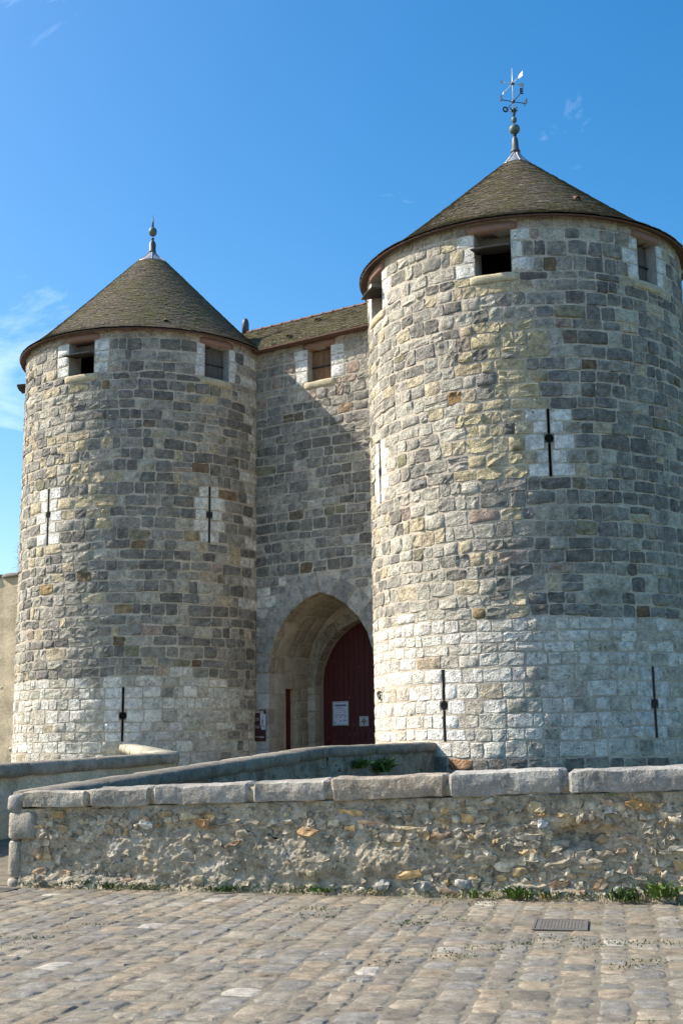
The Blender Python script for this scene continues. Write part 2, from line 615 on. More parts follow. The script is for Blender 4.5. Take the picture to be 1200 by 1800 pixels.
def tube(pts, rad, n=6):
    pts = np.asarray(pts, float)
    rad = np.broadcast_to(np.asarray(rad, float), (len(pts),))
    V, F = [], []
    for i, p in enumerate(pts):
        d = nrm(pts[min(i + 1, len(pts) - 1)] - pts[max(i - 1, 0)])
        a = nrm(np.cross(d, [0, 0, 1] if abs(d[2]) < 0.9 else [1, 0, 0]))
        b = np.cross(d, a)
        for k in range(n):
            t = 2 * math.pi * k / n
            V.append(p + rad[i] * (math.cos(t) * a + math.sin(t) * b))
    for i in range(len(pts) - 1):
        for k in range(n):
            F.append((i * n + k, i * n + (k + 1) % n, (i + 1) * n + (k + 1) % n, (i + 1) * n + k))
    F.append(tuple(range(n - 1, -1, -1)))
    F.append(tuple((len(pts) - 1) * n + k for k in range(n)))
    return np.array(V), F

def loft(surf, s0, s1, sect, step=0.09, amp=0.012, freq=6.0, seed=1, z_of=None, round_end=0.02, octv=3):
    """long rough block: section [(h, z)] carried along s, with ends"""
    n = max(3, int((s1 - s0) / step) + 1)
    ss = np.linspace(s0, s1, n)
    sec = np.array(sect, float)
    cen = sec.mean(0)
    m = len(sec)
    S = np.repeat(ss, m)
    HZ = np.tile(sec, (n, 1))
    sc = np.ones(n)
    if round_end:
        sc[0] = sc[-1] = 1 - round_end / max(0.05, np.ptp(sec[:, 1]) * 0.5)
    HZ = cen + (HZ - cen) * np.repeat(sc, m)[:, None]
    q = np.stack([S * freq, HZ[:, 0] * freq, HZ[:, 1] * freq], 1)
    HZ[:, 0] += amp * fbm(q, seed, octv)
    HZ[:, 1] += amp * 0.8 * fbm(q + 31.7, seed + 9, octv)
    S = S + amp * 0.7 * fbm(q + 77.1, seed + 5)
    if z_of is not None:
        HZ[:, 1] += z_of(S)
    V = surf.P(S, HZ[:, 1], HZ[:, 0])
    F = [(i * m + k, i * m + (k + 1) % m, (i + 1) * m + (k + 1) % m, (i + 1) * m + k) for i in range(n - 1) for k in range(m)]
    F = [tuple(reversed(f)) for f in F]
    F.append(tuple(range(m)))
    F.append(tuple((n - 1) * m + k for k in range(m - 1, -1, -1)))
    return V, F

def plain_cols(n, col, pit=0.3, cv=0.05):
    c = np.ones((n, 4))
    c[:, :3] = np.array(col) * (1 + RNG.normal(0, cv, (n, 1)))
    c[:, 3] = pit
    return np.clip(c, 0, 1)

# stone colours
GREY = (0.36, 0.342, 0.308)
DARK = (0.225, 0.215, 0.198)
BLUE = (0.275, 0.266, 0.25)
LIGHT = (0.50, 0.475, 0.415)
CREAM = (0.56, 0.49, 0.36)
YELLOW = (0.56, 0.485, 0.33)
WHITE = (0.78, 0.755, 0.70)
BROWN = (0.22, 0.16, 0.105)
ORANGE = (0.42, 0.26, 0.12)
PINK = (0.42, 0.34, 0.29)
OLIVE = (0.30, 0.28, 0.20)

def pick(table):
    r = RNG.random() * sum(w for w, _ in table)
    for w, c in table:
        r -= w
        if r <= 0:
            return c
    return table[-1][1]

def rows_between(breaks, target):
    out = []
    for a, b in zip(breaks[:-1], breaks[1:]):
        n = max(1, int(round((b - a) / target)))
        w = 1 + RNG.uniform(-0.19, 0.19, n)
        w = w / w.sum() * (b - a)
        z = a
        for x in w:
            out.append((z, z + x))
            z += x
    return out

def lay(surf, rows, s_lo, s_hi, blocked, colour, mean_w=0.44, wavamp=0.02, seed=5, stone_kw=None, dressed=None):
    """coursed stones over a surface, broken at the openings"""
    pcs = []
    flip = 0

    def wav(S, Z):
        q = np.stack([S.ravel() * 0.9, Z.ravel() * 2.3, 0 * S.ravel()], 1)
        return (wavamp * fbm(q, seed, 2)).reshape(S.shape)

    for ri, (z0, z1) in enumerate(rows):
        bl = sorted(blocked(z0, z1))
        free = []
        s, lq = s_lo, False
        for b0, b1, q in bl:
            if b1 <= s:
                continue
            if b0 > s:
                free.append((s, min(b0, s_hi), lq, q))
            s, lq = max(s, b1), q
            if s >= s_hi:
                break
        if s < s_hi:
            free.append((s, s_hi, lq, False))
        for a, b, ql, qr in free:
            L = b - a
            if L < 0.09:
                continue
            items = []
            if ql and L > 0.9:
                w = (0.30, 0.50)[flip % 2] + RNG.uniform(-0.04, 0.06)
                items.append((a, a + w, True))
                a += w
            if qr and L > 0.9:
                w = (0.48, 0.30)[flip % 2] + RNG.uniform(-0.04, 0.06)
                items.append((b - w, b, True))
                b -= w
            elif (ql or qr) and L <= 0.9:
                items.append((a, b, True))
                a = b
            L = b - a
            if L > 0.02:
                ws = []
                while sum(ws) < L:
                    ws.append(float(np.clip(RNG.lognormal(math.log(mean_w * 0.95), 0.34), mean_w * 0.5, mean_w * 1.75)))
                if len(ws) > 1 and sum(ws) - L > ws[-1] * 0.5:
                    ws.pop()
                k = L / sum(ws)
                x = a
                for w in ws:
                    items.append((x, x + w * k, False))
                    x += w * k
            flip += 1
            for x0, x1, quo in items:
                kw = dict(stone_kw or {})
                zc, sc = (z0 + z1) / 2, (x0 + x1) / 2
                c = colour(sc, zc, quo)
                if quo:
                    kw.update(joint=0.006, rough=0.003, proud=0.010, jit=0.005, corner=0.07, pit=0.6)
                elif dressed is not None and dressed(sc, zc):   # squared pale blocks of the base
                    kw.update(joint=0.008, rough=0.006, proud=0.009, jit=0.007, corner=0.10, pit=0.8)
                elif RNG.random() < 0.36 and 'vs_' in kw:         # some blocks keep a rougher, rock-hewn face
                    kw.update(proud=0.019, rough=0.014)
                if not quo and (z1 - z0) > 0.27 and RNG.random() < 0.02:
                    zm = z0 + (z1 - z0) * RNG.uniform(0.35, 0.65)
                    pcs.append(stone(surf, x0, x1, z0, zm, c, wav=wav, **kw))
                    pcs.append(stone(surf, x0, x1, zm, z1, colour(sc, zc, quo), wav=wav, **kw))
                else:
                    dz = RNG.uniform(-0.02, 0.02, 2) if not quo else (0, 0)
                    pcs.append(stone(surf, x0, x1, z0 + dz[0], z1 + dz[1], c, wav=wav, **kw))
    return pcs

# ------------------------------------------------------------------ ground and street
def box_mesh(x0, x1, y0, y1, z0, z1):
    return box8(lambda a, b, c: np.array([a, b, c]), (x0, y0, z0), (x1, y1, z1))

V, F = rect_grid(Pla([0, 0, -4.0], [1, 0, 0], [0, 1, 0], [0, 0, 1]), np.concatenate([[-900, -200, 200, 900], np.linspace(-60, 60, 41)]), np.concatenate([[-900, -200, 200, 900], np.linspace(-40, 80, 41)]), lambda s, z: False, 0.12, 0.35)
mk('moat_ground', V, F, 'earth', kind='structure')

WP0 = np.array([-3.80, 14.22])
WDIR = nrm([0.959, -0.284, 0])
FWALL = Pla([WP0[0], WP0[1], 0], WDIR, [0, 0, 1], [WDIR[1], -WDIR[0], 0])

def wall_y(x):
    return WP0[1] - 0.2961 * (x - WP0[0])

# street slab: front edge follows the parapet, side faces go down into the moat
ctr = [(-60, 34), (-8.6, 15.4), (-3.9, 14.6), (9.0, wall_y(9.0) + 0.35), (60, wall_y(60) + 0.35), (60, -60), (-60, -60)]
n = len(ctr)
V = [(x, y, 0.0) for x, y in ctr] + [(x, y, -4.5) for x, y in ctr]
F = [tuple(range(n - 1, -1, -1))] + [(i, (i + 1) % n, n + (i + 1) % n, n + i) for i in range(n)]
street = fix_normals(mk('street', V, F, 'joint_sand', smooth=False, kind='structure'))

ROT = math.radians(12.5)
E1 = np.array([math.cos(ROT), -math.sin(ROT), 0])
E2 = np.array([math.sin(ROT), math.cos(ROT), 0])
PAV = Pla([0, 0, 0], E1, E2, [0, 0, 1])
COB = [(4, (0.25, 0.235, 0.21)), (3, (0.31, 0.265, 0.215)), (2, (0.34, 0.27, 0.20)), (2.2, (0.215, 0.22, 0.225)), (1.2, (0.19, 0.20, 0.215)), (1.0, (0.36, 0.32, 0.27)), (0.25, (0.33, 0.25, 0.19)), (0.3, (0.16, 0.15, 0.14)), (0.25, (0.52, 0.50, 0.47))]
DRAIN = np.array([1.84, 10.8])
cob = []
s = -11.0
while s < 9.5:
    w = RNG.uniform(0.18, 0.275)
    narrow = 1.02 < s < 1.3 and False
    r = -1.0 + RNG.uniform(0, 0.3)
    while r < 19:
        ln = float(np.clip(RNG.normal(0.29, 0.075), 0.15, 0.48))
        c = PAV.P(s + w / 2, r + ln / 2, 0)
        x, y = c[0], c[1]
        ok = y < wall_y(x) - 0.16 if x > -3.95 else y < 15.2 - 0.1 * (x + 3.9)
        if abs(x - DRAIN[0]) < 0.30 and abs(y - DRAIN[1]) < 0.36:
            ok = False
        if ok:
            near = project(c[None])[0]
            vis = -60 < near[0] < 1260 and near[2] > 1 and near[1] < 1850
            flat = min(1.0, max(0.0, (x - 0.6) / 1.6))
            cob.append(stone(PAV, s, s + w, r, r + ln, (0.5 * np.array(pick(COB)) + 0.5 * np.array([0.255, 0.225, 0.18])) * np.array([0.94, 0.935, 0.88]) * RNG.uniform(0.70, 1.02), joint=0.005 + 0.007 * RNG.random(), proud=(0.0055 - 0.002 * flat) + abs(RNG.normal(0, 0.0025)), rough=0.0024, jit=0.010, corner=0.13, sink=-0.003, us=UC if vis else U4, vs_=UC if vis else U4, cv=0.04, tilt=RNG.normal(0, 0.035), pit=0))
        r += ln
    s += w
emit(cob, 'cobble', 'cobbles', 'cobble', street)

# iron covers let into the street
def cover(cx, cy, lx, ly, rot, label, slots):
    root = empty('drain_cover', (cx, cy, 0), label, 'drain cover', 'iron covers in the street')
    e1 = np.array([math.cos(rot), math.sin(rot), 0])
    e2 = np.array([-math.sin(rot), math.cos(rot), 0])
    f = lambda a, b, c: np.array([cx, cy, 0]) + a * e1 + b * e2 + np.array([0, 0, c])
    B = Bag()
    for a0, a1, b0, b1 in ((-lx, lx, -ly, -ly + .03), (-lx, lx, ly - .03, ly), (-lx, -lx + .03, -ly + .03, ly - .03), (lx - .03, lx, -ly + .03, ly - .03)):
        B.add(*box8(f, (a0, b0, 0.002), (a1, b1, 0.017), 0.004))
    B.build('frame', 'cast_iron', root, smooth=False)
    B = Bag()
    B.add(*box8(f, (-lx + .032, -ly + .032, 0.001), (lx - .032, ly - .032, 0.012)))
    B.build('plate', 'cast_iron', root, smooth=False)
    for k in range(slots):
        a = -lx + .05 + (2 * lx - .1) * (k + .5) / slots
        B = Bag()
        B.add(*box8(f, (a - .010, -ly + .04, 0.0125), (a + .010, ly - .04, 0.0145), 0.003))
        B.build('rib', 'cast_iron', root, smooth=False)

cover(DRAIN[0], DRAIN[1], 0.235, 0.30, -0.21, 'dark ribbed iron drain cover set in the cobbles before the rubble wall', 13)
cover(-3.86, 13.86, 0.20, 0.14, -0.28, 'small iron grating at the foot of the wall end', 9)

# ------------------------------------------------------------------ rubble wall along the street
front = empty('parapet_wall', (WP0[0], WP0[1], 0), 'low rubble wall with thick coping stones along the cobbled street', 'wall')
WLEN = 19.0

def zbody(s):
    return 0.86 + 0.20 * np.clip(np.asarray(s, float) / 7.4, -0.1, 1.2)

def plaster_zone(s, z):
    q = np.stack([np.ravel(s) * 1.1, np.ravel(z) * 2.0, 0 * np.ravel(s)], 1)
    nz = 0.5 * vnoise(q, 41).reshape(np.shape(s))
    a = 1 - ((np.asarray(s) - 3.0) / 1.9) ** 2 - ((np.asarray(z) - 0.36) / 0.30) ** 2
    return a + nz

def wall_h(S, Z):
    q = np.stack([S.ravel(), Z.ravel(), 0 * S.ravel()], 1)
    h = 0.026 * fbm(q * np.array([2.2, 3.5, 1]), 21, 3) + 0.010 * fbm(q * np.array([11, 15, 1]), 27, 3) + 0.009 * fbm(q * np.array([38, 45, 1]), 29, 2)
    h = h.reshape(S.shape)
    pz = plaster_zone(S, Z)
    h = h + np.clip(pz, 0, 0.5) * 0.05
    h = h - 0.13 * np.exp(-(((S - 6.45) / 0.30) ** 2 + ((Z - 0.62) / 0.13) ** 2) ** 2)
    h = h + 0.06 * np.clip(1 - Z / 0.16, 0, 1)          # foot swells onto the street
    return h

ss = np.concatenate([np.linspace(0.09, 8.6, 560), np.linspace(8.7, WLEN, 120)])
zs = np.concatenate([[-0.05], np.linspace(0, 0.995, 70)])
S, Z = np.meshgrid(ss, zs)
Zr = np.where(Z > 0, Z * zbody(S), Z)
V = FWALL.P(S, Zr, wall_h(S, Zr)).reshape(-1, 3)
F = gridfaces(len(ss), len(zs))
mk('rubble_core', V, F, 'rubble_mortar', front)
B = Bag()
B.add(*surfbox(FWALL, 0.09, WLEN, -4.4, 0.84, -0.55, -0.12, 0))
fix_normals(B.build('wall_body', 'dark_rubble', front, smooth=False))

RUB = [(5, (0.33, 0.30, 0.245)), (4, (0.40, 0.37, 0.31)), (2.2, (0.27, 0.255, 0.23)), (1.6, (0.41, 0.31, 0.18)), (0.9, (0.46, 0.30, 0.13)), (0.9, (0.52, 0.49, 0.42)), (1.6, (0.18, 0.165, 0.145)), (0.8, (0.36, 0.245, 0.17)), (0.8, (0.42, 0.37, 0.25))]
rub = []
s = 0.26
z = 0.03
row_z = [0.03]
while row_z[-1] < 1.05:
    row_z.append(row_z[-1] + RNG.uniform(0.05, 0.09))
for z0, z1 in zip(row_z[:-1], row_z[1:]):
    s = 0.12 + RNG.uniform(0, 0.1)
    while s < 10.5:
        hgt = (z1 - z0) * RNG.uniform(0.7, 1.35)
        w = float(np.clip(RNG.lognormal(math.log(0.125), 0.45), 0.05, 0.32))
        sc, zc = s + w / 2, (z0 + z1) / 2 + RNG.uniform(-0.035, 0.035)
        pz = float(plaster_zone(np.array([sc]), np.array([zc]))[0])
        pskip = 0.90 if pz > 0.3 else (0.6 if pz > 0.0 else (0.04 if zc > 0.55 or sc > 4.4 else 0.2))
        if sc < 0.34 and 0.47 < zc < 0.86:
            pskip = 1.0
        if abs(sc - 6.45) < 0.22 and abs(zc - 0.62) < 0.10:
            pskip = 1.0
        if zc + hgt * 0.45 > float(zbody(sc)) - 0.015:
            pskip = 1.0
        if RNG.random() > pskip:
            h0 = float(wall_h(np.array([[sc]]), np.array([[zc]]))[0, 0])
            class _S:                                   # the stone follows the wall's own relief
                @staticmethod
                def P(a, b, c, h0=h0):
                    return FWALL.P(a, b, c + h0)
            rub.append(stone(_S, s, s + w, zc - hgt / 2, zc + hgt / 2, (0.72 * np.array(pick(RUB)) + 0.28 * np.array([0.37, 0.31, 0.21])) * np.array([1.04, 1.0, 0.92]) * RNG.uniform(0.85, 1.4), joint=0.004, proud=RNG.uniform(0.004, 0.024), rough=0.006, jit=0.011, corner=0.24, sink=-0.04, us=U6, vs_=U5, cv=0.12, tilt=RNG.normal(0, 0.11), pit=0))
        s += w * RNG.uniform(0.92, 1.15)
for sc, zc, w, hgt, col in ((6.0, 0.90, 0.20, 0.11, (0.48, 0.40, 0.24)), (6.05, 0.74, 0.13, 0.11, (0.56, 0.55, 0.53)), (6.02, 0.845, 0.12, 0.06, ORANGE), (7.0, 0.93, 0.26, 0.06, (0.45, 0.28, 0.12)), (6.72, 0.87, 0.13, 0.08, (0.54, 0.52, 0.47)), (6.62, 0.58, 0.17, 0.10, (0.47, 0.36, 0.22)), (2.35, 0.72, 0.20, 0.10, (0.42, 0.25, 0.12)), (3.55, 0.64, 0.24, 0.09, (0.37, 0.24, 0.13)), (1.65, 0.70, 0.22, 0.10, (0.45, 0.43, 0.37)), (4.8, 0.10, 0.22, 0.12, (0.30, 0.29, 0.26)), (5.2, 0.12, 0.20, 0.14, (0.42, 0.40, 0.35)), (4.35, 0.10, 0.20, 0.15, (0.37, 0.35, 0.30))):
    h0 = float(wall_h(np.array([[sc]]), np.array([[zc]]))[0, 0])
    class _S:
        @staticmethod
        def P(a, b, c, h0=h0):
            return FWALL.P(a, b, c + h0)
    rub.append(stone(_S, sc - w / 2, sc + w / 2, zc - hgt / 2, zc + hgt / 2, col, joint=0.003, proud=0.045, rough=0.012, jit=0.010, corner=0.45, sink=-0.04, us=U6, vs_=U5, cv=0.12, tilt=RNG.normal(0, 0.12), pit=0))
for k in range(900):                         # chips and gravel showing in the mortar
    sc, zc = RNG.uniform(0.15, 8.8), RNG.uniform(0.02, 0.98)
    if zc > float(zbody(sc)) - 0.04:
        continue
    if float(plaster_zone(np.array([sc]), np.array([zc]))[0]) > 0.3 and RNG.random() < 0.5:
        continue
    w, hgt = RNG.uniform(0.02, 0.055), RNG.uniform(0.015, 0.04)
    h0 = float(wall_h(np.array([[sc]]), np.array([[zc]]))[0, 0])
    class _S:
        @staticmethod
        def P(a, b, c, h0=h0):
            return FWALL.P(a, b, c + h0)
    rub.append(stone(_S, sc - w / 2, sc + w / 2, zc - hgt / 2, zc + hgt / 2, np.array(pick(RUB)) * RNG.uniform(0.6, 1.15), joint=0.0, proud=0.012, rough=0.004, jit=0.004, corner=0.5, sink=-0.02, us=U4, vs_=U4, cv=0.1, tilt=RNG.normal(0, 0.4), pit=0))
emit(rub, 'rubble_stone', 'rubble_stones', 'rubble', front, facet=0.85)

# coping stones with rough fronts and worn top edges
cuts = [(0.10, 0.93, (0.34, 0.305, 0.245)), (0.985, 1.72, (0.33, 0.30, 0.255)), (1.75, 2.87, (0.31, 0.285, 0.25)), (2.93, 3.78, (0.325, 0.295, 0.25)), (3.83, 5.06, (0.32, 0.265, 0.205)), (5.10, 6.26, (0.305, 0.285, 0.255)), (6.33, 7.75, (0.30, 0.285, 0.26)), (7.8, 9.1, GREY), (9.15, 10.6, GREY), (10.65, 12.2, GREY), (12.25, 13.9, GREY), (13.95, 15.5, GREY), (15.55, 17.2, GREY), (17.25, 19.0, GREY)]
for i, (a, b, col) in enumerate(cuts):
    th = (0.18, 0.20, 0.21, 0.215, 0.235, 0.25, 0.235)[i] if i < 7 else 0.23
    jg = RNG.uniform(-0.01, 0.015)
    sec = [(0.058 + jg, 0.004)] + [(0.066 + jg + 0.012 * math.sin(3 * f), th * f) for f in (0.06, 0.16, 0.27, 0.38, 0.5, 0.61, 0.72, 0.83, 0.91)] + [(0.050 + jg, th * 0.975), (0.025 + jg, th * 0.995), (-0.04, th), (-0.12, th + .003), (-0.22, th + 0.006), (-0.32, th + .004), (-0.42, th), (-0.58, th - 0.01), (-0.62, th * 0.5), (-0.60, 0.0), (-0.3, -0.01)]
    V, F = loft(FWALL, a, b, sec, 0.03, 0.021, 3.4, 50 + i, octv=5, z_of=lambda s: zbody(s), round_end=0.025)
    q = V * np.array([1.7, 1.7, 4.0])
    c = plain_cols(len(V), np.array(col) * np.array([1.12, 1.14, 1.14]), 0.25, 0.03)
    c[:, :3] *= (1 + 0.24 * fbm(q, 90 + i, 3))[:, None]
    fix_normals(mk('coping_stone', V, F, 'coping', front, cols=np.clip(c, 0, 1), smooth=False))
B = Bag()
sec = [(0.0, 0.01), (0.03, 0.10), (0.0, 0.17), (-0.5, 0.17), (-0.55, 0.0)]
V, F = loft(FWALL, 0.12, WLEN - 0.1, sec, 0.3, 0.006, 5.0, 3, z_of=lambda s: zbody(s))
fix_normals(mk('coping_mortar', V, F, 'rubble_mortar', front))
# squared blocks at the wall's end
for s0, s1, z0, z1, h1, col in ((-0.085, 0.09, 0.835, 1.02, 0.05, (0.34, 0.335, 0.31)), (-0.06, 0.27, 0.52, 0.83, 0.045, (0.37, 0.335, 0.275)), (-0.05, 0.088, 0.10, 0.515, 0.04, (0.35, 0.315, 0.25)), (-0.06, 0.11, -0.02, 0.098, 0.05, (0.38, 0.35, 0.29))):
    sec = [(h1 - 0.012, z0 + .004), (h1, z0 + 0.03), (h1, (z0 + z1) / 2), (h1, z1 - 0.03), (h1 - 0.025, z1 - .004), (-0.5, z1 - .004), (-0.5, z0 + .004)]
    V, F = loft(FWALL, s0, s1, sec, 0.045, 0.006, 7.0, int(70 + z0 * 100), round_end=0.012)
    fix_normals(mk('end_block', V, F, 'coping', front, cols=plain_cols(len(V), col, 0.2, 0.04)))

# ------------------------------------------------------------------ bridge and its parapets
def deck_z(y):
    return np.clip((y - 14.3) * 0.05, 0.006, 0.55)

left_line = [(-8.4, 14.6), (-6.45, 15.45), (-3.1, 22.6), (-5.9, 34.6), (-3.2, 36.6)]
right_line = [(-3.75, 14.3), (-3.6, 14.9), (-0.45, 24.0), (2.0, 28.2), (0.8, 33.5)]
V, F = [], []
K = 14
for i in range(len(left_line) - 1):
    for t in np.linspace(0, 1, 6)[(0 if i == 0 else 1):]:
        a = np.array(left_line[i]) * (1 - t) + np.array(left_line[i + 1]) * t
        b = np.array(right_line[i]) * (1 - t) + np.array(right_line[i + 1]) * t
        for k in range(K):
            p = a + (b - a) * k / (K - 1)
            V.append((p[0], p[1], float(deck_z(p[1]))))
F = gridfaces(K, len(V) // K)
mk('bridge_deck', V, F, 'joint_sand', kind='structure')
V, F = [], []
gp = [(-3.2, 36.6), (0.8, 33.5), (8, 44), (2.0, 48)]
mk('gate_floor', [(x, y, 0.55) for x, y in gp], [(0, 1, 2, 3)], 'joint_sand', kind='structure')

def parapet(root, p0, p1, z0, z1, lens, col, mat_body, seed, thick=0.42, cap=0.21, rubble=True):
    """wall whose outer face is the right-hand side of p0 -> p1"""
    sf = wallplane(p0, p1)
    L = float(np.hypot(p1[0] - p0[0], p1[1] - p0[1]))
    ztop = lambda s: z0 + (z1 - z0) * np.asarray(s) / L
    ss = np.linspace(0, L, max(12, int(L / 0.12)))
    zz = np.concatenate([[-4.4, -2.0], np.linspace(-0.6, 1.0, 16)])
    S, Zf = np.meshgrid(ss, zz)
    Zr = np.where(Zf > 0, Zf * (ztop(S) - cap + 0.01), Zf)
    q = np.stack([S.ravel() * 3, Zr.ravel() * 4, 0 * S.ravel()], 1)
    V = sf.P(S, Zr, (0.035 * fbm(q, seed, 4)).reshape(S.shape)).reshape(-1, 3)
    mk('wall_face', V, gridfaces(len(ss), len(zz)), mat_body, root)
    B = Bag()
    B.add(*surfbox(sf, 0.0, L, -4.4, min(z0, z1) - cap - 0.02, -thick, -0.06, 0))
    fix_normals(B.build('wall_body', mat_body, root, smooth=False))
    x = 0.0
    i = 0
    while x < L - 0.05:
        ln = min(lens * RNG.uniform(0.8, 1.2), L - x)
        if L - x - ln < 0.3:
            ln = L - x
        j = RNG.uniform(-0.012, 0.012)
        sec = [(0.05 + j, -cap + .004), (0.058 + j, -cap * 0.5), (0.055 + j, -0.05), (0.015 + j, -0.006), (-thick * 0.5, 0.005), (-thick - 0.03, -0.01), (-thick - 0.06, -cap * 0.5), (-thick - 0.05, -cap)]
        V, F = loft(sf, x + 0.006, x + ln - 0.006, sec, 0.16, 0.008, 4.0, seed + i, z_of=ztop, round_end=0.01)
        fix_normals(mk('coping_stone', V, F, 'coping', root, cols=plain_cols(len(V), np.array(col) * RNG.uniform(0.85, 1.15), 0.3, 0.04)))
        x += ln
        i += 1
    if rubble:
        pcs = []
        for k in range(int(L * 16)):
            s = RNG.uniform(0.1, L - 0.2)
            z = RNG.uniform(-0.3, float(ztop(s)) - cap - 0.12)
            w, h = RNG.uniform(0.1, 0.32), RNG.uniform(0.07, 0.16)
            pcs.append(stone(sf, s, s + w, z, z + h, np.array(pick(RUB)) * 0.62, joint=0.004, proud=0.03, rough=0.015, jit=0.012, corner=0.45, us=U4, vs_=U4, tilt=RNG.normal(0, .1), cv=0.12))
        emit(pcs, 'rubble_stone', 'rubble_stones', 'rubble', root)
    return sf, ztop

K0, K1, K2 = (-3.62, 14.75), (-0.34, 24.0), (2.12, 28.2)
rp = empty('bridge_parapet', (K0[0], K0[1], 0), 'long dark parapet running from the street wall to the right tower', 'parapet', 'parapets of the bridge')
SF1, ZT1 = parapet(rp, K0, K1, 1.04, 1.47, 1.45, (0.22, 0.20, 0.165), 'dark_rubble', 200)
SF2, ZT2 = parapet(rp, K1, K2, 1.47, 1.52, 1.75, (0.24, 0.22, 0.18), 'dark_rubble', 240)
lp = empty('bridge_parapet', (-3.1, 22.6, 0), 'plastered parapet with grey coping on the far left side of the bridge', 'parapet', 'parapets of the bridge')
parapet(lp, (-6.55, 15.3), (-3.1, 22.6), 1.22, 1.41, 1.9, (0.27, 0.24, 0.19), 'plaster', 300, rubble=False)
parapet(lp, (-3.1, 22.75), (-5.9, 34.55), 1.42, 1.55, 1.8, (0.40, 0.38, 0.29), 'plaster', 330, rubble=False)

# ------------------------------------------------------------------ towers
def annulus_plate(surf, s, z, half, r, h0, depth, n=20):
    """square plate with a round hole and the hole's sleeve"""
    V, F = [], []
    for k in range(n):
        a = 2 * math.pi * k / n
        c, sn = math.cos(a), math.sin(a)
        m = half / max(abs(c), abs(sn))
        for rad, h in ((m, h0), (r, h0), (r, h0 - depth)):
            V.append(surf.P(s + rad * c, z + rad * sn, h))
    for k in range(n):
        k2 = (k + 1) % n
        for j in (0, 1):
            F.append((k * 3 + j, k2 * 3 + j, k2 * 3 + j + 1, k * 3 + j + 1))
    return np.array(V), F

def reveal(surf, s0, s1, z0, z1, d, back=True):
    P = lambda s, z, h: surf.P(s, z, h)
    V = [P(s0, z0, 0.012), P(s1, z0, 0.012), P(s1, z1, 0.012), P(s0, z1, 0.012), P(s0, z0, -d), P(s1, z0, -d), P(s1, z1, -d), P(s0, z1, -d)]
    F = [(0, 1, 5, 4), (1, 2, 6, 5), (2, 3, 7, 6), (3, 0, 4, 7)]
    return np.array(V), F

def window(surf, root, s0, s1, z0, z1, style, wood='grey_wood'):
    """recessed opening; style: closed shutter of planks, or a horizontal flap"""
    V, F = reveal(surf, s0, s1, z0, z1, 0.55)
    win = mk('window', V, F, 'ashlar', root, cols=plain_cols(8, (0.42, 0.40, 0.36), 0.5), smooth=False)
    B = Bag()
    d = 1.1
    P = surf.P
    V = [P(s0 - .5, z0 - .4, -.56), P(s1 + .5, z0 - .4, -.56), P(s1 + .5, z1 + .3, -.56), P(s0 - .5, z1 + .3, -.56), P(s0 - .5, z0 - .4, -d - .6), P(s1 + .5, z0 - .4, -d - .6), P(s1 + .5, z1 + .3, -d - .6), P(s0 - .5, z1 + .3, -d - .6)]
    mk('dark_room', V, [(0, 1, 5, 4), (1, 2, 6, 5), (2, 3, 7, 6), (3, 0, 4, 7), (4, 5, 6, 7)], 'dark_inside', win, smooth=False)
    V, F = loft(surf, s0 - 0.17, s1 + 0.17, [(0.055, z1), (0.06, z1 + 0.10), (0.05, z1 + 0.2), (-0.4, z1 + 0.2), (-0.4, z1)], 0.15, 0.006, 5, int(abs(s0) * 31) % 97)
    fix_normals(mk('lintel', V, F, 'lintel_wood', win))
    V, F = loft(surf, s0 - 0.14, s1 + 0.16, [(0.02, z0 - 0.215), (0.045, z0 - 0.18), (0.05, z0 - 0.06), (0.03, z0 - 0.004), (-0.4, z0 + 0.02), (-0.4, z0 - 0.215)], 0.12, 0.008, 6, int(abs(s0) * 17) % 89)
    fix_normals(mk('sill', V, F, 'ashlar', win, cols=plain_cols(len(V), (0.50, 0.44, 0.30), 0.4)))
    if style == 'closed':
        npl = 4
        for k in range(npl):
            a = s0 + 0.004 + (s1 - s0 - 0.008) * k / npl
            b = s0 + 0.004 + (s1 - s0 - 0.008) * (k + 1) / npl
            V, F = surfbox(surf, a + .003, b - .003, z0 + 0.025, z1 - 0.03, -0.30 - .008 * RNG.random(), -0.26 + .008 * RNG.random(), 0.006)
            fix_normals(mk('plank', V, F, wood, win, smooth=False))
        for zc in (z0 + (z1 - z0) * 0.48,):
            V, F = surfbox(surf, s0 + .01, s1 - .01, zc - 0.022, zc + 0.022, -0.25, -0.215, 0.004)
            fix_normals(mk('iron_bar', V, F, 'iron', win, smooth=False))
    else:
        zf = z0 + (z1 - z0) * 0.60
        V, F = surfbox(surf, s0 + .004, s1 - .004, zf + 0.05, z1 - 0.004, -0.42, -0.38, 0.004)
        fix_normals(mk('upper_panel', V, F, 'panel_wood', win, smooth=False))

        def f(a, b, c):
            return surf.P(a, zf - 0.03 - 0.30 * (c + 0.02) * 0.55 + b, c)
        for k in range(3):
            a = s0 - 0.02 + (s1 - s0 + 0.02) * k / 3
            b = s0 - 0.02 + (s1 - s0 + 0.02) * (k + 1) / 3
            V, F = box8(f, (a + .003, 0.0, -0.36), (b - .003, 0.045, 0.30 + RNG.uniform(-.01, .01)), 0.006)
            fix_normals(mk('flap_board', V, F, 'board_wood', win, smooth=False))
    return win

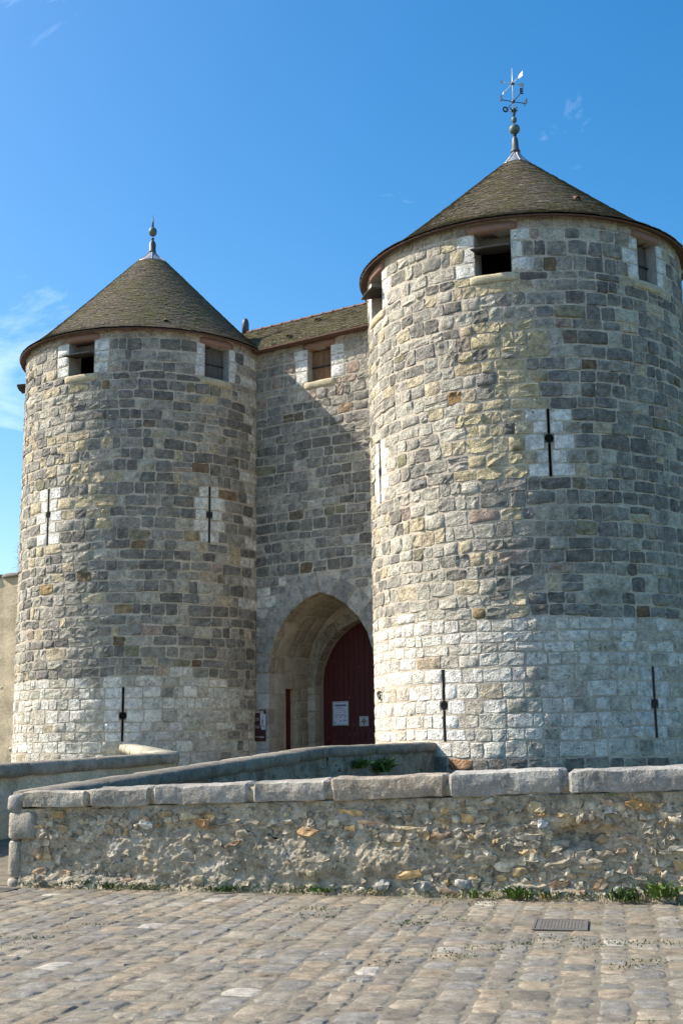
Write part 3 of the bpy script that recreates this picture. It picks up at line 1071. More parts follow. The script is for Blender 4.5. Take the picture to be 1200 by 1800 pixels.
def arrow_slit(surf, root, s, z0, z1, zh, hw=0.030):
    B = Bag()
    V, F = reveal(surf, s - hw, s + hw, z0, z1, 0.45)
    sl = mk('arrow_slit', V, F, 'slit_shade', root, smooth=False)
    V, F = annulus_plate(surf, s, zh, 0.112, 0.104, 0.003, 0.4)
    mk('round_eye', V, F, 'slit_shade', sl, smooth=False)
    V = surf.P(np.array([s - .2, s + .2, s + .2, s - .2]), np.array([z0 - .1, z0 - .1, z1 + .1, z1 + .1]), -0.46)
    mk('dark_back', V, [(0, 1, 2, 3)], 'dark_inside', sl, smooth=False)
    return sl

TILE = [(4, (0.115, 0.095, 0.075)), (3, (0.085, 0.075, 0.062)), (2, (0.15, 0.12, 0.09)), (1.5, (0.10, 0.10, 0.075)), (0.6, (0.20, 0.13, 0.085)), (0.5, (0.23, 0.21, 0.17))]

def tile_col(n):
    ws = np.array([w for w, _ in TILE])
    i = RNG.choice(len(TILE), n, p=ws / ws.sum())
    return 0.4 * np.array([c for _, c in TILE])[i] + 0.6 * np.array([0.145, 0.122, 0.085])

def cone_roof(root, C, r0, z0, r1, z1, mat, name='roof', flare=0.16):
    """plain core cone plus rings of overlapping plain tiles"""
    def prof(t):                                  # t 0 at the eave, 1 at the top; slight bell-cast at the foot
        r = r0 + (r1 - r0) * t
        z = z0 + (z1 - z0) * t + flare * math.exp(-t * 9) - flare * (1 - t) * 0 
        return r, z
    sl = math.hypot(r0 - r1, z1 - z0)
    n = 96
    pr = [(max(0.02, prof(t)[0] - 0.02), prof(t)[1] - 0.035) for t in np.linspace(0.004, 1, 24)]
    V, F = lathe(C[0], C[1], pr, n)
    roof = mk(name, V, F[:-2], 'dark_lead', root)
    # eave underside and edge boards
    pr = [(r0 - 0.60, z0 + flare - 0.20 + 0.32), (r0 - 0.02, z0 + flare - 0.075), (r0 - 0.012, z0 + flare - 0.035)]
    V, F = lathe(C[0], C[1], pr, n)
    mk('eave_soffit', V, [tuple(reversed(f)) for f in F[:-2]], 'tile_under', roof)
    exp = 0.09
    nrow = int(sl / exp)
    Vs, Fs, Cs = [], [], []
    cnt = 0
    for j in range(nrow):
        ta, tb = j * exp / sl, min(1.0, (j * exp + 0.15) / sl)
        ra, za = prof(ta)
        rb, zb = prof(tb)
        m = max(8, int(2 * math.pi * ra / 0.155))
        off = RNG.random() * 6
        k = np.arange(m)
        a0 = off + 2 * np.pi * (k + 0.03) / m
        a1 = off + 2 * np.pi * (k + 0.97) / m
        lift = 0.024 + RNG.normal(0, 0.004, m)
        sag = RNG.normal(0, 0.006, m)
        nr, nz = (z1 - z0) / sl, (r0 - r1) / sl
        def ring(a, r, z, h, dl):
            rr = r + nr * h + dl * (r0 - r1) / sl
            return np.stack([C[0] + rr * np.cos(a), C[1] + rr * np.sin(a), z + nz * h - dl * (z1 - z0) / sl], 1)
        v = np.stack([ring(a0, ra, za, lift - 0.018, sag), ring(a1, ra, za, lift - 0.018, sag), ring(a1, ra, za, lift, sag), ring(a0, ra, za, lift, sag), ring(a1, rb, zb, 0.003 + 0 * lift, 0), ring(a0, rb, zb, 0.003 + 0 * lift, 0)], 1)
        Vs.append(v.reshape(-1, 3))
        b = cnt + 6 * k
        for x in b:
            Fs += [(x, x + 1, x + 2, x + 3), (x + 3, x + 2, x + 4, x + 5)]
        c = np.ones((m, 6, 4))
        c[:, :, :3] = tile_col(m)[:, None, :]
        Cs.append(c.reshape(-1, 4))
        cnt += 6 * m
    mk('tiles', np.concatenate(Vs), Fs, mat, roof, cols=np.concatenate(Cs), smooth=False, kind='stuff')
    return roof

def hood(root, p, out, up, name='vent_tile'):
    """small half-round ventilation tile"""
    out, up = nrm(out), nrm(up)
    side = np.cross(out, up)
    V, F = [], []
    for j, (d, r) in enumerate(((0.0, 0.085), (0.22, 0.03))):
        for k in range(9):
            a = math.pi * k / 8
            V.append(np.array(p) + side * r * math.cos(a) + up * (r * math.sin(a)) - out * d)
    for k in range(8):
        F.append((k, k + 1, 9 + k + 1, 9 + k))
    mk(name, V, F, 'tile_under', root)

def lead_finial(root, C, r, z, ztop, seams=7):
    h = ztop - z
    prof = [(r + 0.06, z - 0.05), (r, z + 0.01), (r * 0.68, z + h * 0.32), (r * 0.42, z + h * 0.62), (r * 0.27, z + h * 0.85), (0.085, ztop)]
    V, F = lathe(C[0], C[1], prof, 28)
    cap = mk('lead_cap', V, F, 'lead', root)
    for k in range(seams):
        a = 2 * math.pi * k / seams + 0.35
        pts = [(C[0] + (rr + .008) * math.cos(a), C[1] + (rr + .008) * math.sin(a), zz) for rr, zz in prof]
        V, F = tube(pts, 0.016, 5)
        mk('seam', V, F, 'lead', cap)
    return cap

def make_tower(label, C, R, windows, slits, colour, roofspec, band, seed, base_breaks=()):
    root = empty('gate_tower', (C[0], C[1], -4.0), label, 'tower', 'round towers of the gate')
    surf = Cyl(C, R)
    rad = lambda d: math.radians(d) * R
    ztop = 13.95
    opens, blocks = [], []
    zb = {-4.2, ztop, 13.62, band}
    for dg, hw, z0, z1, style, wood in windows:
        s = rad(dg)
        opens.append((s - hw, s + hw, z0, z1))
        blocks.append((s - hw, s + hw, z0, z1, True))
        blocks.append((s - hw - 0.17, s + hw + 0.17, z1, z1 + 0.21, False))
        blocks.append((s - hw - 0.14, s + hw + 0.16, z0 - 0.22, z0, False))
        zb |= {z0, z1, z0 - 0.22}
    for dg, z0, z1, zh in slits:
        s = rad(dg)
        opens.append((s - 0.030, s + 0.030, z0, z1))
        opens.append((s - 0.11, s + 0.11, zh - 0.11, zh + 0.11))
        blocks.append((s - 0.034, s + 0.034, z0, z1, True))
        blocks.append((s - 0.10, s + 0.10, zh - 0.09, zh + 0.09, True))
        zb |= {z0, z1}
    zb |= set(base_breaks)
    zl = []
    for z in sorted(zb):
        if not zl or z - zl[-1] > 0.1:
            zl.append(z)
    zl[-1] = ztop
    s_lo, s_hi = rad(-260), rad(100)
    ss = list(np.linspace(s_lo, s_hi, 181)) + [x for o in opens for x in o[:2]]
    zs = list(np.arange(-4.2, ztop, 0.5)) + [ztop] + [x for o in opens for x in o[2:]]
    V, F = rect_grid(surf, ss, zs, lambda s, z: any(a < s < b and c < z < d for a, b, c, d in opens), 0.006, 2.0, seed)
    mk('mortar_core', V, F, 'mortar', root)

    def blocked(z0, z1):
        out = []
        for a, b, c, d, q in blocks:
            if min(z1, d) - max(z0, c) > 0.05 * (1 if q else 1):
                out.append((a, b, q))
        # merge overlaps
        out.sort()
        mer = []
        for a, b, q in out:
            if mer and a <= mer[-1][1]:
                mer[-1] = (mer[-1][0], max(b, mer[-1][1]), mer[-1][2] or q)
            else:
                mer.append((a, b, q))
        return mer

    rows = rows_between(zl, 0.315)
    pcs = lay(surf, rows, s_lo, s_hi, blocked, lambda s, z, q: colour(math.degrees(s / R), z, q), 0.45, 0.03, seed + 3, dict(joint=0.010, proud=0.011, rough=0.009, jit=0.0085, corner=0.12, sink=-0.012, vs_=U3), dressed=lambda s, z: z < band)
    emit(pcs, 'stone', 'stone_facing', 'stone', root, facet=0.8)
    for dg, hw, z0, z1, style, wood in windows:
        window(surf, root, rad(dg) - hw, rad(dg) + hw, z0, z1, style, wood)
    for dg, z0, z1, zh in slits:
        arrow_slit(surf, root, rad(dg), z0, z1, zh)
    r1, z1, zl_top = roofspec['r1'], roofspec['z1'], roofspec['ztop']
    roof = cone_roof(root, C, R + 0.22, 13.74, r1, z1, roofspec['mat'])
    lead_finial(roof, C, r1 + 0.02, z1, zl_top)
    for dg, t in roofspec['vents']:
        a = math.radians(dg)
        r = (R + 0.22) * (1 - t) + r1 * t
        z = 13.72 + (z1 - 13.72) * t + 0.03
        o = np.array([math.cos(a), math.sin(a), 0])
        hood(roof, (C[0] + (r + .05) * o[0], C[1] + (r + .05) * o[1], z), o - np.array([0, 0, .9]), o * 0.65 + np.array([0, 0, .7]))
    return root, surf, roof

CRt, RRt = (5.0, 31.15), 4.2
CLt, RLt = (-6.35, 38.58), 4.0

UPPER = [(5, GREY), (4.2, DARK), (4, BLUE), (2.6, LIGHT), (0.8, CREAM), (0.3, OLIVE), (0.12, BROWN), (0.2, PINK)]
LOWER = [(4, (0.66, 0.63, 0.57)), (6, WHITE), (2.0, (0.60, 0.56, 0.48)), (0.8, LIGHT), (0.4, (0.56, 0.48, 0.37)), (0.15, GREY)]

def vary(c, k=0.12):
    return np.clip(np.array(c) * np.array([1.015, 1.0, 0.945]) * RNG.uniform(1 - k, 1 + k) * (1 + RNG.normal(0, 0.008, 3)), 0, 0.88)

def spot(d, z, lst):
    for sd, sz, wd, hz, c in lst:
        if abs(d - sd) < wd and abs(z - sz) < hz:
            return c
    return None

R_SPOTS = [(-124.5, 9.56, 2.6, 0.17, ORANGE), (-115.4, 4.46, 3.0, 0.17, (0.33, 0.25, 0.14)), (-125.3, 1.04, 2.8, 0.18, (0.42, 0.25, 0.15)), (-116.7, 10.92, 2.5, 0.17, PINK), (-82.5, 10.75, 4, 0.17, (0.24, 0.20, 0.16)), (-74.8, 8.15, 3, 0.17, (0.20, 0.16, 0.135)), (-67, 5.24, 3, 0.17, (0.19, 0.165, 0.145)), (-151, 4.6, 2.5, 0.17, (0.42, 0.30, 0.20))]

def col_right(d, z, quo):
    if quo:
        return vary((0.86, 0.85, 0.82) if z > 3.6 or d < -110 else (0.76, 0.75, 0.73), 0.05)
    c = spot(d, z, R_SPOTS)
    if c is not None:
        return vary(c, 0.06)
    if z > 13.6:
        return vary((0.46, 0.41, 0.35), 0.1)
    if -122 < d < -93 and (7.6 < z < 11.2 or 12.0 < z < 12.5) and RNG.random() < 0.8 * (1 if d < -99 or z < 11 else .4):
        return vary(YELLOW if RNG.random() < 0.75 else CREAM, 0.1)
    if z < 1.1:
        return vary(pick([(3, GREY), (2, DARK), (1, BLUE)]))
    if z < 4.26:
        if d < -128 and RNG.random() < 0.55:
            return vary(WHITE, 0.08)
        return vary(pick(LOWER))
    if z < 4.6 and d < -125 and RNG.random() < .5:
        return vary(WHITE)
    if d < -116 and RNG.random() < 0.75:
        return vary(pick([(3, LIGHT), (1.2, CREAM), (2.0, (0.54, 0.515, 0.45)), (1, GREY)]))
    return vary(pick(UPPER))

L_SPOTS = [(-82.7, 7.27, 3.2, 0.17, (0.27, 0.19, 0.115)), (-124.8, 6.18, 3.5, 0.2, (0.36, 0.27, 0.14)), (-92.3, 5.45, 2.6, 0.17, (0.33, 0.26, 0.16)), (-61, 3.93, 2.6, 0.17, (0.21, 0.14, 0.11)), (-100, 12.19, 2, 0.17, (0.30, 0.23, 0.13)), (-82.5, 10.84, 2.5, 0.17, (0.24, 0.19, 0.15)), (-51.9, 11.72, 2.6, 0.17, YELLOW), (-63.4, 7.53, 4, 0.17, (0.44, 0.37, 0.24)), (-64.7, 3.6, 3.4, 0.15, WHITE), (-42, 9.0, 3, 0.2, (0.30, 0.21, 0.14))]

def col_left(d, z, quo):
    if quo:
        return vary((0.86, 0.85, 0.82), 0.05)
    c = spot(d, z, L_SPOTS)
    if c is not None:
        return vary(c, 0.06)
    if z > 13.6:
        return vary((0.46, 0.40, 0.35), 0.1)
    if -37 < d < -23 and z > 5.5 and int(z / 0.315) % 2 == 0 and d > -33:
        return vary(WHITE, 0.1)
    if -33 < d < -20 and z > 5.5:
        return vary(pick([(2, GREY), (2, LIGHT), (1, DARK)]))
    if -128 < d < -97 and 7.6 < z < 10.9 and RNG.random() < 0.5:
        return vary(CREAM if RNG.random() < 0.6 else YELLOW, 0.1)
    if z < 3.42:
        if d > -45 and RNG.random() < 0.5:
            return vary(GREY)
        return vary(pick(LOWER))
    if d < -115 and RNG.random() < 0.5:
        return vary(pick([(3, LIGHT), (1.4, CREAM), (1, GREY)]))
    return vary(pick(UPPER))

tower_r, surf_r, roof_r = make_tower('nearer round tower on the right, topped by the weather vane', CRt, RRt,
    [(-108.0, 0.44, 12.52, 13.60, 'flap', None), (-51.8, 0.36, 12.52, 13.60, 'closed', 'grey_wood'), (-163.0, 0.42, 12.52, 13.60, 'flap', None), (5, 0.4, 12.52, 13.6, 'closed', 'grey_wood')],
    [(-92.4, 7.49, 9.11, 8.40), (-162.0, 7.49, 9.11, 8.3), (-129.9, 1.53, 3.16, 2.34), (-61.1, 1.55, 3.17, 2.31)],
    col_right, dict(r1=0.36, z1=17.33, ztop=17.76, mat='roof_tile_lichen', vents=[(-72, 0.30), (-150, 0.08)]), 4.27, 40, base_breaks=(1.15,))
tower_l, surf_l, roof_l = make_tower('farther round tower on the left with a plain ball finial', CLt, RLt,
    [(-111.9, 0.45, 12.56, 13.62, 'flap', None), (-50.0, 0.44, 12.56, 13.62, 'closed', 'grey_wood'), (-175.0, 0.44, 12.56, 13.62, 'flap', None)],
    [(-53.4, 7.42, 9.15, 8.28), (-128.1, 7.42, 9.15, 8.36), (-89.2, 1.62, 3.15, 2.34)],
    col_left, dict(r1=0.52, z1=17.62, ztop=18.05, mat='roof_tile', vents=[(-74, 0.12)]), 3.43, 60)

# iron ring on the right tower
c = surf_r.P(math.radians(-165.3) * RRt, 2.66, 0.06)
pts = [surf_r.P(math.radians(-165.3) * RRt + 0.085 * math.cos(a), 2.66 + 0.085 * math.sin(a), 0.07 + 0.02 * math.sin(a)) for a in np.linspace(0, 2 * math.pi, 15)]
V, F = tube(pts, 0.02, 6)
ring = mk('iron_ring', V, F, 'iron', tower_r)
V, F = tube([surf_r.P(math.radians(-165.3) * RRt, 2.75, -.02), surf_r.P(math.radians(-165.3) * RRt, 2.75, .1)], 0.022, 6)
mk('staple', V, F, 'iron', ring)

# finial of the left tower
fl = empty('roof_finial', (CLt[0], CLt[1], 18.0), 'dark ball and spike finial on the left tower roof', 'finial')
x, y = CLt
V, F = lathe(x, y, [(0.13, 18.03), (0.14, 18.07), (0.115, 18.09), (0.12, 18.34), (0.09, 18.42), (0.05, 18.48), (0.03, 18.52)], 10)
mk('shaft', V, F, 'dark_lead', fl)
V, F = ball((x, y, 18.545), 0.06, 0.045)
mk('knob', V, F, 'dark_lead', fl)
V, F = ball((x, y, 18.80), 0.145, 0.17)
mk('ball', V, F, 'verdigris', fl)
V, F = lathe(x, y, [(0.042, 18.95), (0.03, 19.15), (0.004, 19.42)], 8)
mk('spike', V, F, 'dark_lead', fl)

# weather vane of the right tower
vane = empty('weather_vane', (CRt[0], CRt[1], 17.75), 'iron weather vane with crossed arrows and compass letters', 'weather vane')
x, y = CRt
V, F = lathe(x, y, [(0.135, 17.72), (0.14, 17.77), (0.105, 17.80), (0.085, 18.12), (0.05, 18.2), (0.03, 18.23)], 12)
mk('shaft', V, F, 'dark_lead', vane)
V, F = ball((x, y, 18.245), 0.055, 0.04)
mk('knob', V, F, 'iron', vane)
V, F = ball((x, y, 18.43), 0.155, 0.15)
mk('ball', V, F, 'verdigris', vane)
V, F = ball((x, y, 18.72), 0.078, 0.105)
mk('ball', V, F, 'verdigris', vane)
V, F = lathe(x, y, [(0.03, 18.82), (0.05, 18.90), (0.055, 18.97), (0.075, 19.05), (0.03, 19.07)], 8)
collar = mk('collar', V, F, 'dark_lead', vane)
for k in range(4):
    a = k * math.pi / 2 + 0.6
    V, F = tube([(x + r * math.cos(a), y + r * math.sin(a), z) for r, z in ((0.05, 18.95), (0.09, 19.03), (0.14, 19.04), (0.15, 19.08))], [0.02, 0.018, 0.014, 0.006], 5)
    mk('leaf', V, F, 'iron', collar)
V, F = tube([(x, y, 18.8), (x, y, 19.85), (x, y, 20.32)], [0.021, 0.017, 0.008], 6)
mk('rod', V, F, 'galvanised', vane)
for z in (19.28, 19.84):
    V, F = ball((x, y, z), 0.055, 0.06, 10, 6)
    mk('hub', V, F, 'dark_lead', vane)

def letter(ch, p, right, size, root):
    cu = bpy.data.curves.new('letter', 'FONT')
    cu.body = ch
    cu.size = size
    cu.extrude = 0.010
    cu.offset = 0.008
    cu.align_x = 'CENTER'
    cu.align_y = 'CENTER'
    tmp = bpy.data.objects.new('letter_tmp', cu)
    COL.objects.link(tmp)
    dg = bpy.context.evaluated_depsgraph_get()
    me = bpy.data.meshes.new_from_object(tmp.evaluated_get(dg))
    vv = np.array([v.co[:] for v in me.vertices])
    ff = [tuple(q.vertices) for q in me.polygons]
    bpy.data.objects.remove(tmp)
    r = nrm([*right, 0])
    nn = np.array([r[1], -r[0], 0])
    W = np.array(p) + vv[:, :1] * r + vv[:, 1:2] * np.array([0, 0, 1]) + vv[:, 2:3] * nn
    return mk('letter', W, ff, 'iron', root, smooth=False)

EA = nrm([0.30, -0.95, 0])
NA = np.array([-EA[1], EA[0], 0])
for d, ch, mat in ((EA, 'E', 'iron'), (-EA, 'O', 'iron'), (NA, 'N', 'iron'), (-NA, 'S', 'iron')):
    ln = 0.50 if ch in 'EO' else 0.36
    c0 = np.array([x, y, 19.28])
    V, F = tube([c0, c0 + d * ln], 0.012, 5)
    arm = mk('compass_arm', V, F, mat, vane)
    rt = np.array([-EA[1], EA[0]]) if ch in 'EO' else np.array([-NA[1], NA[0]])
    letter(ch, c0 + d * (ln + 0.02) + np.array([0, 0, 0.03]), rt if ch in 'EO' else -rt, 0.22, arm)
for d in (nrm([0.36, -0.93, 0]), nrm([0.95, 0.30, 0])):
    c0 = np.array([x, y, 19.84])
    k = 0.52 if d[1] < 0 else 0.31
    V, F = tube([c0 - d * k, c0 + d * k], 0.010, 5)
    ar = mk('arrow', V, F, 'galvanised', vane)
    up = np.array([0, 0, 1.0])
    B = Bag()
    sd = np.cross(d, up)
    for sgn in (-1, 1):
        a = c0 + d * (k * 0.62)
        b = c0 + d * (k * 1.12)
        off = sd * 0.006
        V = [a + off, b + sgn * up * 0.01 + off, b + sgn * up * 0.075 + off, a + d * .06 + sgn * up * 0.055 + off]
        V += [v - 2 * off for v in V]
        B.add(V, [(0, 1, 2, 3), (7, 6, 5, 4), (0, 4, 5, 1), (1, 5, 6, 2), (2, 6, 7, 3), (3, 7, 4, 0)])
    fix_normals(B.build('arrow_feather', 'gilt', ar, smooth=False))
    tip = c0 - d * k
    V = [tip - d * 0.09, tip + up * 0.05 + sd * .006, tip - up * 0.05 + sd * .006, tip + up * 0.05 - sd * .006, tip - up * 0.05 - sd * .006]
    fix_normals(mk('arrow_head', V, [(0, 1, 2), (0, 4, 3), (0, 3, 1), (0, 2, 4), (1, 3, 4, 2)], 'gilt', ar, smooth=False))

# ------------------------------------------------------------------ gatehouse between the towers
C0 = np.array([-2.68, 37.0])
GU = nrm([11.35, -7.45, 0])
GN = np.array([GU[1], -GU[0], 0])
GW = Pla([C0[0], C0[1], 0], GU, [0, 0, 1], GN)
gate = empty('gatehouse', (C0[0] + GU[0] * 2.4, C0[1] + GU[1] * 2.4, 0.5), 'grey stone gatehouse with a pointed archway between the two towers', 'gatehouse')

def arch_z(t, tc, w, zs, rise):
    """height of a pointed arch above t"""
    rho = (w * w + rise * rise) / (2 * w)
    d = abs(t - tc)
    if d >= w:
        return None
    return zs + math.sqrt(max(0.0, rho * rho - (d + rho - w) ** 2))

def arch_path(tc, w, zs, rise, zb, n=14):
    """points from the left foot over the apex to the right foot"""
    rho = (w * w + rise * rise) / (2 * w)
    am = math.atan2(rise, rho - w)          # angle at the apex seen from the arc centre
    am = math.acos((rho - w) / rho)
    L = [(tc - w, zb), (tc - w, zs)]
    L += [(tc - w + rho - rho * math.cos(am * k / n), zs + rho * math.sin(am * k / n)) for k in range(1, n + 1)]
    return L + [(2 * tc - a, b) for a, b in reversed(L[:-1])]

TC, AW, AZ, AR = 2.4, 1.90, 3.60, 2.34
WT0, WT1, WZ0, WZ1 = 2.02, 2.88, 12.53, 13.60
ts = sorted(set(np.round(np.concatenate([np.linspace(-1.2, 7, 60), np.linspace(TC - AW, TC + AW, 41), [WT0, WT1]]), 4)))
zlist = [-4.0, 0.5, 2, 4, 6.0, 7.5, 9, 10.5, 12, WZ0, WZ1, 13.95]
V, F = [], []
for i in range(len(ts) - 1):
    tm = (ts[i] + ts[i + 1]) / 2
    lo = arch_z(tm, TC, AW, AZ, AR)
    za = [arch_z(ts[k], TC, AW, AZ, AR) if lo else None for k in (i, i + 1)]
    za = [AZ if (lo and q is None) else q for q in za]
    for a, b in zip(zlist[:-1], zlist[1:]):
        if WT0 < tm < WT1 and a >= WZ0 and b <= WZ1:
            continue
        q = [a, a, b, b]
        if lo:
            if b <= min(za):
                continue
            q = [max(a, za[0]), max(a, za[1]), max(b, za[1]), max(b, za[0])]
        k = len(V)
        V += [GW.P(ts[i], q[0], 0), GW.P(ts[i + 1], q[1], 0), GW.P(ts[i + 1], q[2], 0), GW.P(ts[i], q[3], 0)]
        F.append((k, k + 1, k + 2, k + 3))
mk('mortar_core', V, F, 'mortar', gate, smooth=False)
window(GW, gate, WT0, WT1, WZ0, WZ1, 'closed', 'brown_wood')

RING = 0.62
def gate_blocked(z0, z1):
    out = []
    if z0 < AZ + AR + RING:
        zc = z0 + 0.4 * (z1 - z0)
        w = AW + RING
        r = AR + RING
        if zc <= AZ:
            out.append((TC - AW - 0.42, TC + AW + 0.5, False))
        else:
            rho = (AW * AW + AR * AR) / (2 * AW) + RING
            dz = zc - AZ
            if dz < rho:
                x = math.sqrt(rho * rho - dz * dz) - (rho - RING - AW)
                if x > 0:
                    out.append((TC - x, TC + x, False))
    for a, b, c, d, q in ((WT0, WT1, WZ0, WZ1, True), (WT0 - .17, WT1 + .17, WZ1, WZ1 + .21, False), (WT0 - .14, WT1 + .16, WZ0 - .22, WZ0, False)):
        if min(z1, d) - max(z0, c) > 0.05:
            out.append((a, b, q))
    return out

G_SPOTS = [(1.35, 11.6, .35, .17, (0.22, 0.18, 0.13)), (3.35, 11.55, .25, .17, (0.34, 0.26, 0.19)), (3.45, 7.6, .2, .17, (0.48, 0.47, 0.45)), (1.6, 6.45, .3, .2, (0.45, 0.44, 0.41)), (3.9, 6.7, .3, .17, (0.52, 0.51, 0.48)), (1.35, 8.3, .25, .17, (0.24, 0.19, 0.14)), (3.0, 8.3, .3, .17, OLIVE)]

def col_gate(t, z, quo):
    if quo:
        return vary((0.86, 0.85, 0.82), 0.05)
    c = spot(t, z, G_SPOTS)
    if c is not None:
        return vary(c, 0.06)
    if z > 13.3:
        return vary((0.45, 0.40, 0.35), 0.1)
    if z < 6.6:
        return vary(pick([(3, (0.36, 0.35, 0.33)), (2, GREY), (1.5, WHITE)]))
    if z > 12.0:
        return vary(pick([(3, LIGHT), (3, GREY), (1.5, PINK)]))
    return vary(pick([(5, GREY), (4.5, DARK), (4, BLUE), (1.6, LIGHT), (0.4, OLIVE), (0.2, BROWN)]))

rows = rows_between([0.3, 6.55, 12.3, WZ0, WZ1, 13.95], 0.32)
pcs = lay(GW, rows, 0.0, 5.7, gate_blocked, col_gate, 0.47, 0.03, 91, dict(joint=0.011, proud=0.012, rough=0.009, jit=0.009, corner=0.13, sink=-0.012, vs_=U3))
emit(pcs, 'stone', 'stone_facing', 'stone', gate, facet=0.8)

def gp3(t, z, q):
    return GW.P(t, z, -q)

def intrados(path, q0, q1, nq=4):
    V, F = [], []
    for q in np.linspace(q0, q1, nq):
        for t, z in path:
            V.append(gp3(t, z, q))
    m = len(path)
    for j in range(nq - 1):
        for k in range(m - 1):
            F.append((j * m + k, j * m + k + 1, (j + 1) * m + k + 1, (j + 1) * m + k))
    return np.array(V), F

# mortar bed of the arch throat, the vaulted chamber and the inner arch
ZB = 0.4
V, F = intrados(arch_path(TC, AW + 0.015, AZ, AR + 0.015, ZB), 0.0, 0.80)
mk('arch_throat', V, F, 'mortar', gate, smooth=False)

def front_grey(c, g):
    """outer face of a block greyer; its soffit colour holds warm bounce light"""
    if g is not None:
        for k in range(4):
            c[3 * k + 2, :3] = g
    return c

def voussoirs(tc, w, zs, rise, q0, q1, ring, per_side, cols, name, depth_split=1):
    rho = (w * w + rise * rise) / (2 * w)
    am = math.acos((rho - w) / rho)
    for side in (-1, 1):
        cuts = np.linspace(0, 1, per_side + 1)
        cuts[1:-1] += RNG.uniform(-0.025, 0.025, per_side - 1)
        for i in range(per_side):
            a0, a1 = cuts[i] * am, cuts[i + 1] * am
            rg = ring * RNG.uniform(0.82, 1.18)
            col = vary(pick(cols), 0.1)
            dcuts = [q0, q1] if depth_split == 1 else [q0, q0 + (q1 - q0) * RNG.uniform(0.4, 0.6), q1]
            for j in range(len(dcuts) - 1):
                g = 0.006
                def f(a, r, q):
                    rr = rho + r
                    return gp3(tc + side * (rr * math.cos(a) - (rho - w)), zs + rr * math.sin(a), q)
                da = g / rho
                V, F = box8(f, (a0 + da, 0.0, dcuts[j] + (0.004 if j else 0)), (a1 - da, rg if j == 0 else 0.3, dcuts[j + 1] - 0.004), 0.018, 0.004)
                fix_normals(mk(name, V, F, 'stone' if j == 0 else 'ashlar', gate, cols=front_grey(plain_cols(len(V), col, 0.4, 0.05), vary(pick(ARCHC), 0.08) if (j == 0 and q0 < 0) else None), smooth=False))

ARCHC = [(3, (0.40, 0.39, 0.365)), (2, (0.33, 0.325, 0.31)), (1.5, (0.48, 0.465, 0.43))]
SOFC = [(3, (0.42, 0.375, 0.30)), (2, (0.38, 0.34, 0.275)), (1, (0.46, 0.425, 0.355))]  # beige soffit tones, the warm bounce light put into the colour
voussoirs(TC, AW, AZ, AR, -0.045, 0.78, RING, 6, SOFC, 'voussoir', 2)
# jamb blocks of the outer arch
for side in (-1, 1):
    z = ZB
    i = 0
    while z < AZ - 0.05:
        h = min(RNG.uniform(0.34, 0.5), AZ - z)
        if AZ - z - h < 0.2:
            h = AZ - z
        fw = 0.40 if i % 2 else 0.36
        sp = 0.30 + 0.2 * (i % 2)
        for qa, qb in ((-0.04, sp), (sp, 0.78)):
            def f(a, b, q):
                return gp3(TC + side * (AW + a), b, q)
            V, F = box8(f, (0.0, z + 0.005, qa + 0.003), (fw if qa < 0 else 0.2, z + h - 0.005, qb - 0.003), 0.014, 0.003)
            fix_normals(mk('jamb_stone', V, F, 'ashlar', gate, cols=plain_cols(len(V), vary(pick(ARCHC if qa < 0 else SOFC), 0.1), 0.5, 0.05), smooth=False))
        z += h
        i += 1

# vaulted chamber behind the arch
Q1, Q2, QD = 0.80, 2.10, 2.46
CH = (TC, AW + 0.03, AZ, AR + 0.02)
path = arch_path(*CH, ZB, 16)
# side doorway in the left wall of the chamber
DQ0, DQ1, DZ = 0.90, 1.46, 3.18
V, F = [], []
qs = [Q1, DQ0, DQ1, Q2]
for j in range(3):
    for k in range(len(path) - 1):
        (t0, z0), (t1, z1) = path[k], path[k + 1]
        segs = [(t0, z0, t1, z1)]
        if k == 0 and j == 1:
            segs = [(t0, DZ, t1, z1)]
        for a, b, c, d in segs:
            n = len(V)
            V += [gp3(a, b, qs[j]), gp3(c, d, qs[j]), gp3(c, d, qs[j + 1]), gp3(a, b, qs[j + 1])]
            F.append((n, n + 1, n + 2, n + 3))
mk('chamber_vault', V, F, 'mortar', gate, smooth=False)
TL = TC - AW - 0.03
V = [gp3(TL, ZB, DQ0), gp3(TL, DZ, DQ0), gp3(TL, DZ, DQ1), gp3(TL, ZB, DQ1), gp3(TL - .3, ZB, DQ0), gp3(TL - .3, DZ, DQ0), gp3(TL - .3, DZ, DQ1), gp3(TL - .3, ZB, DQ1)]
mk('side_doorway', V, [(0, 1, 5, 4), (1, 2, 6, 5), (2, 3, 7, 6)], 'plaster', gate, smooth=False)
V, F = box8(lambda a, b, c: gp3(TL - .27 + a, b, c), (0, ZB, DQ0 + .01), (0.05, DZ - .01, DQ1 - .01), 0.006)
fix_normals(mk('side_door', V, F, 'door_red', gate, smooth=False))

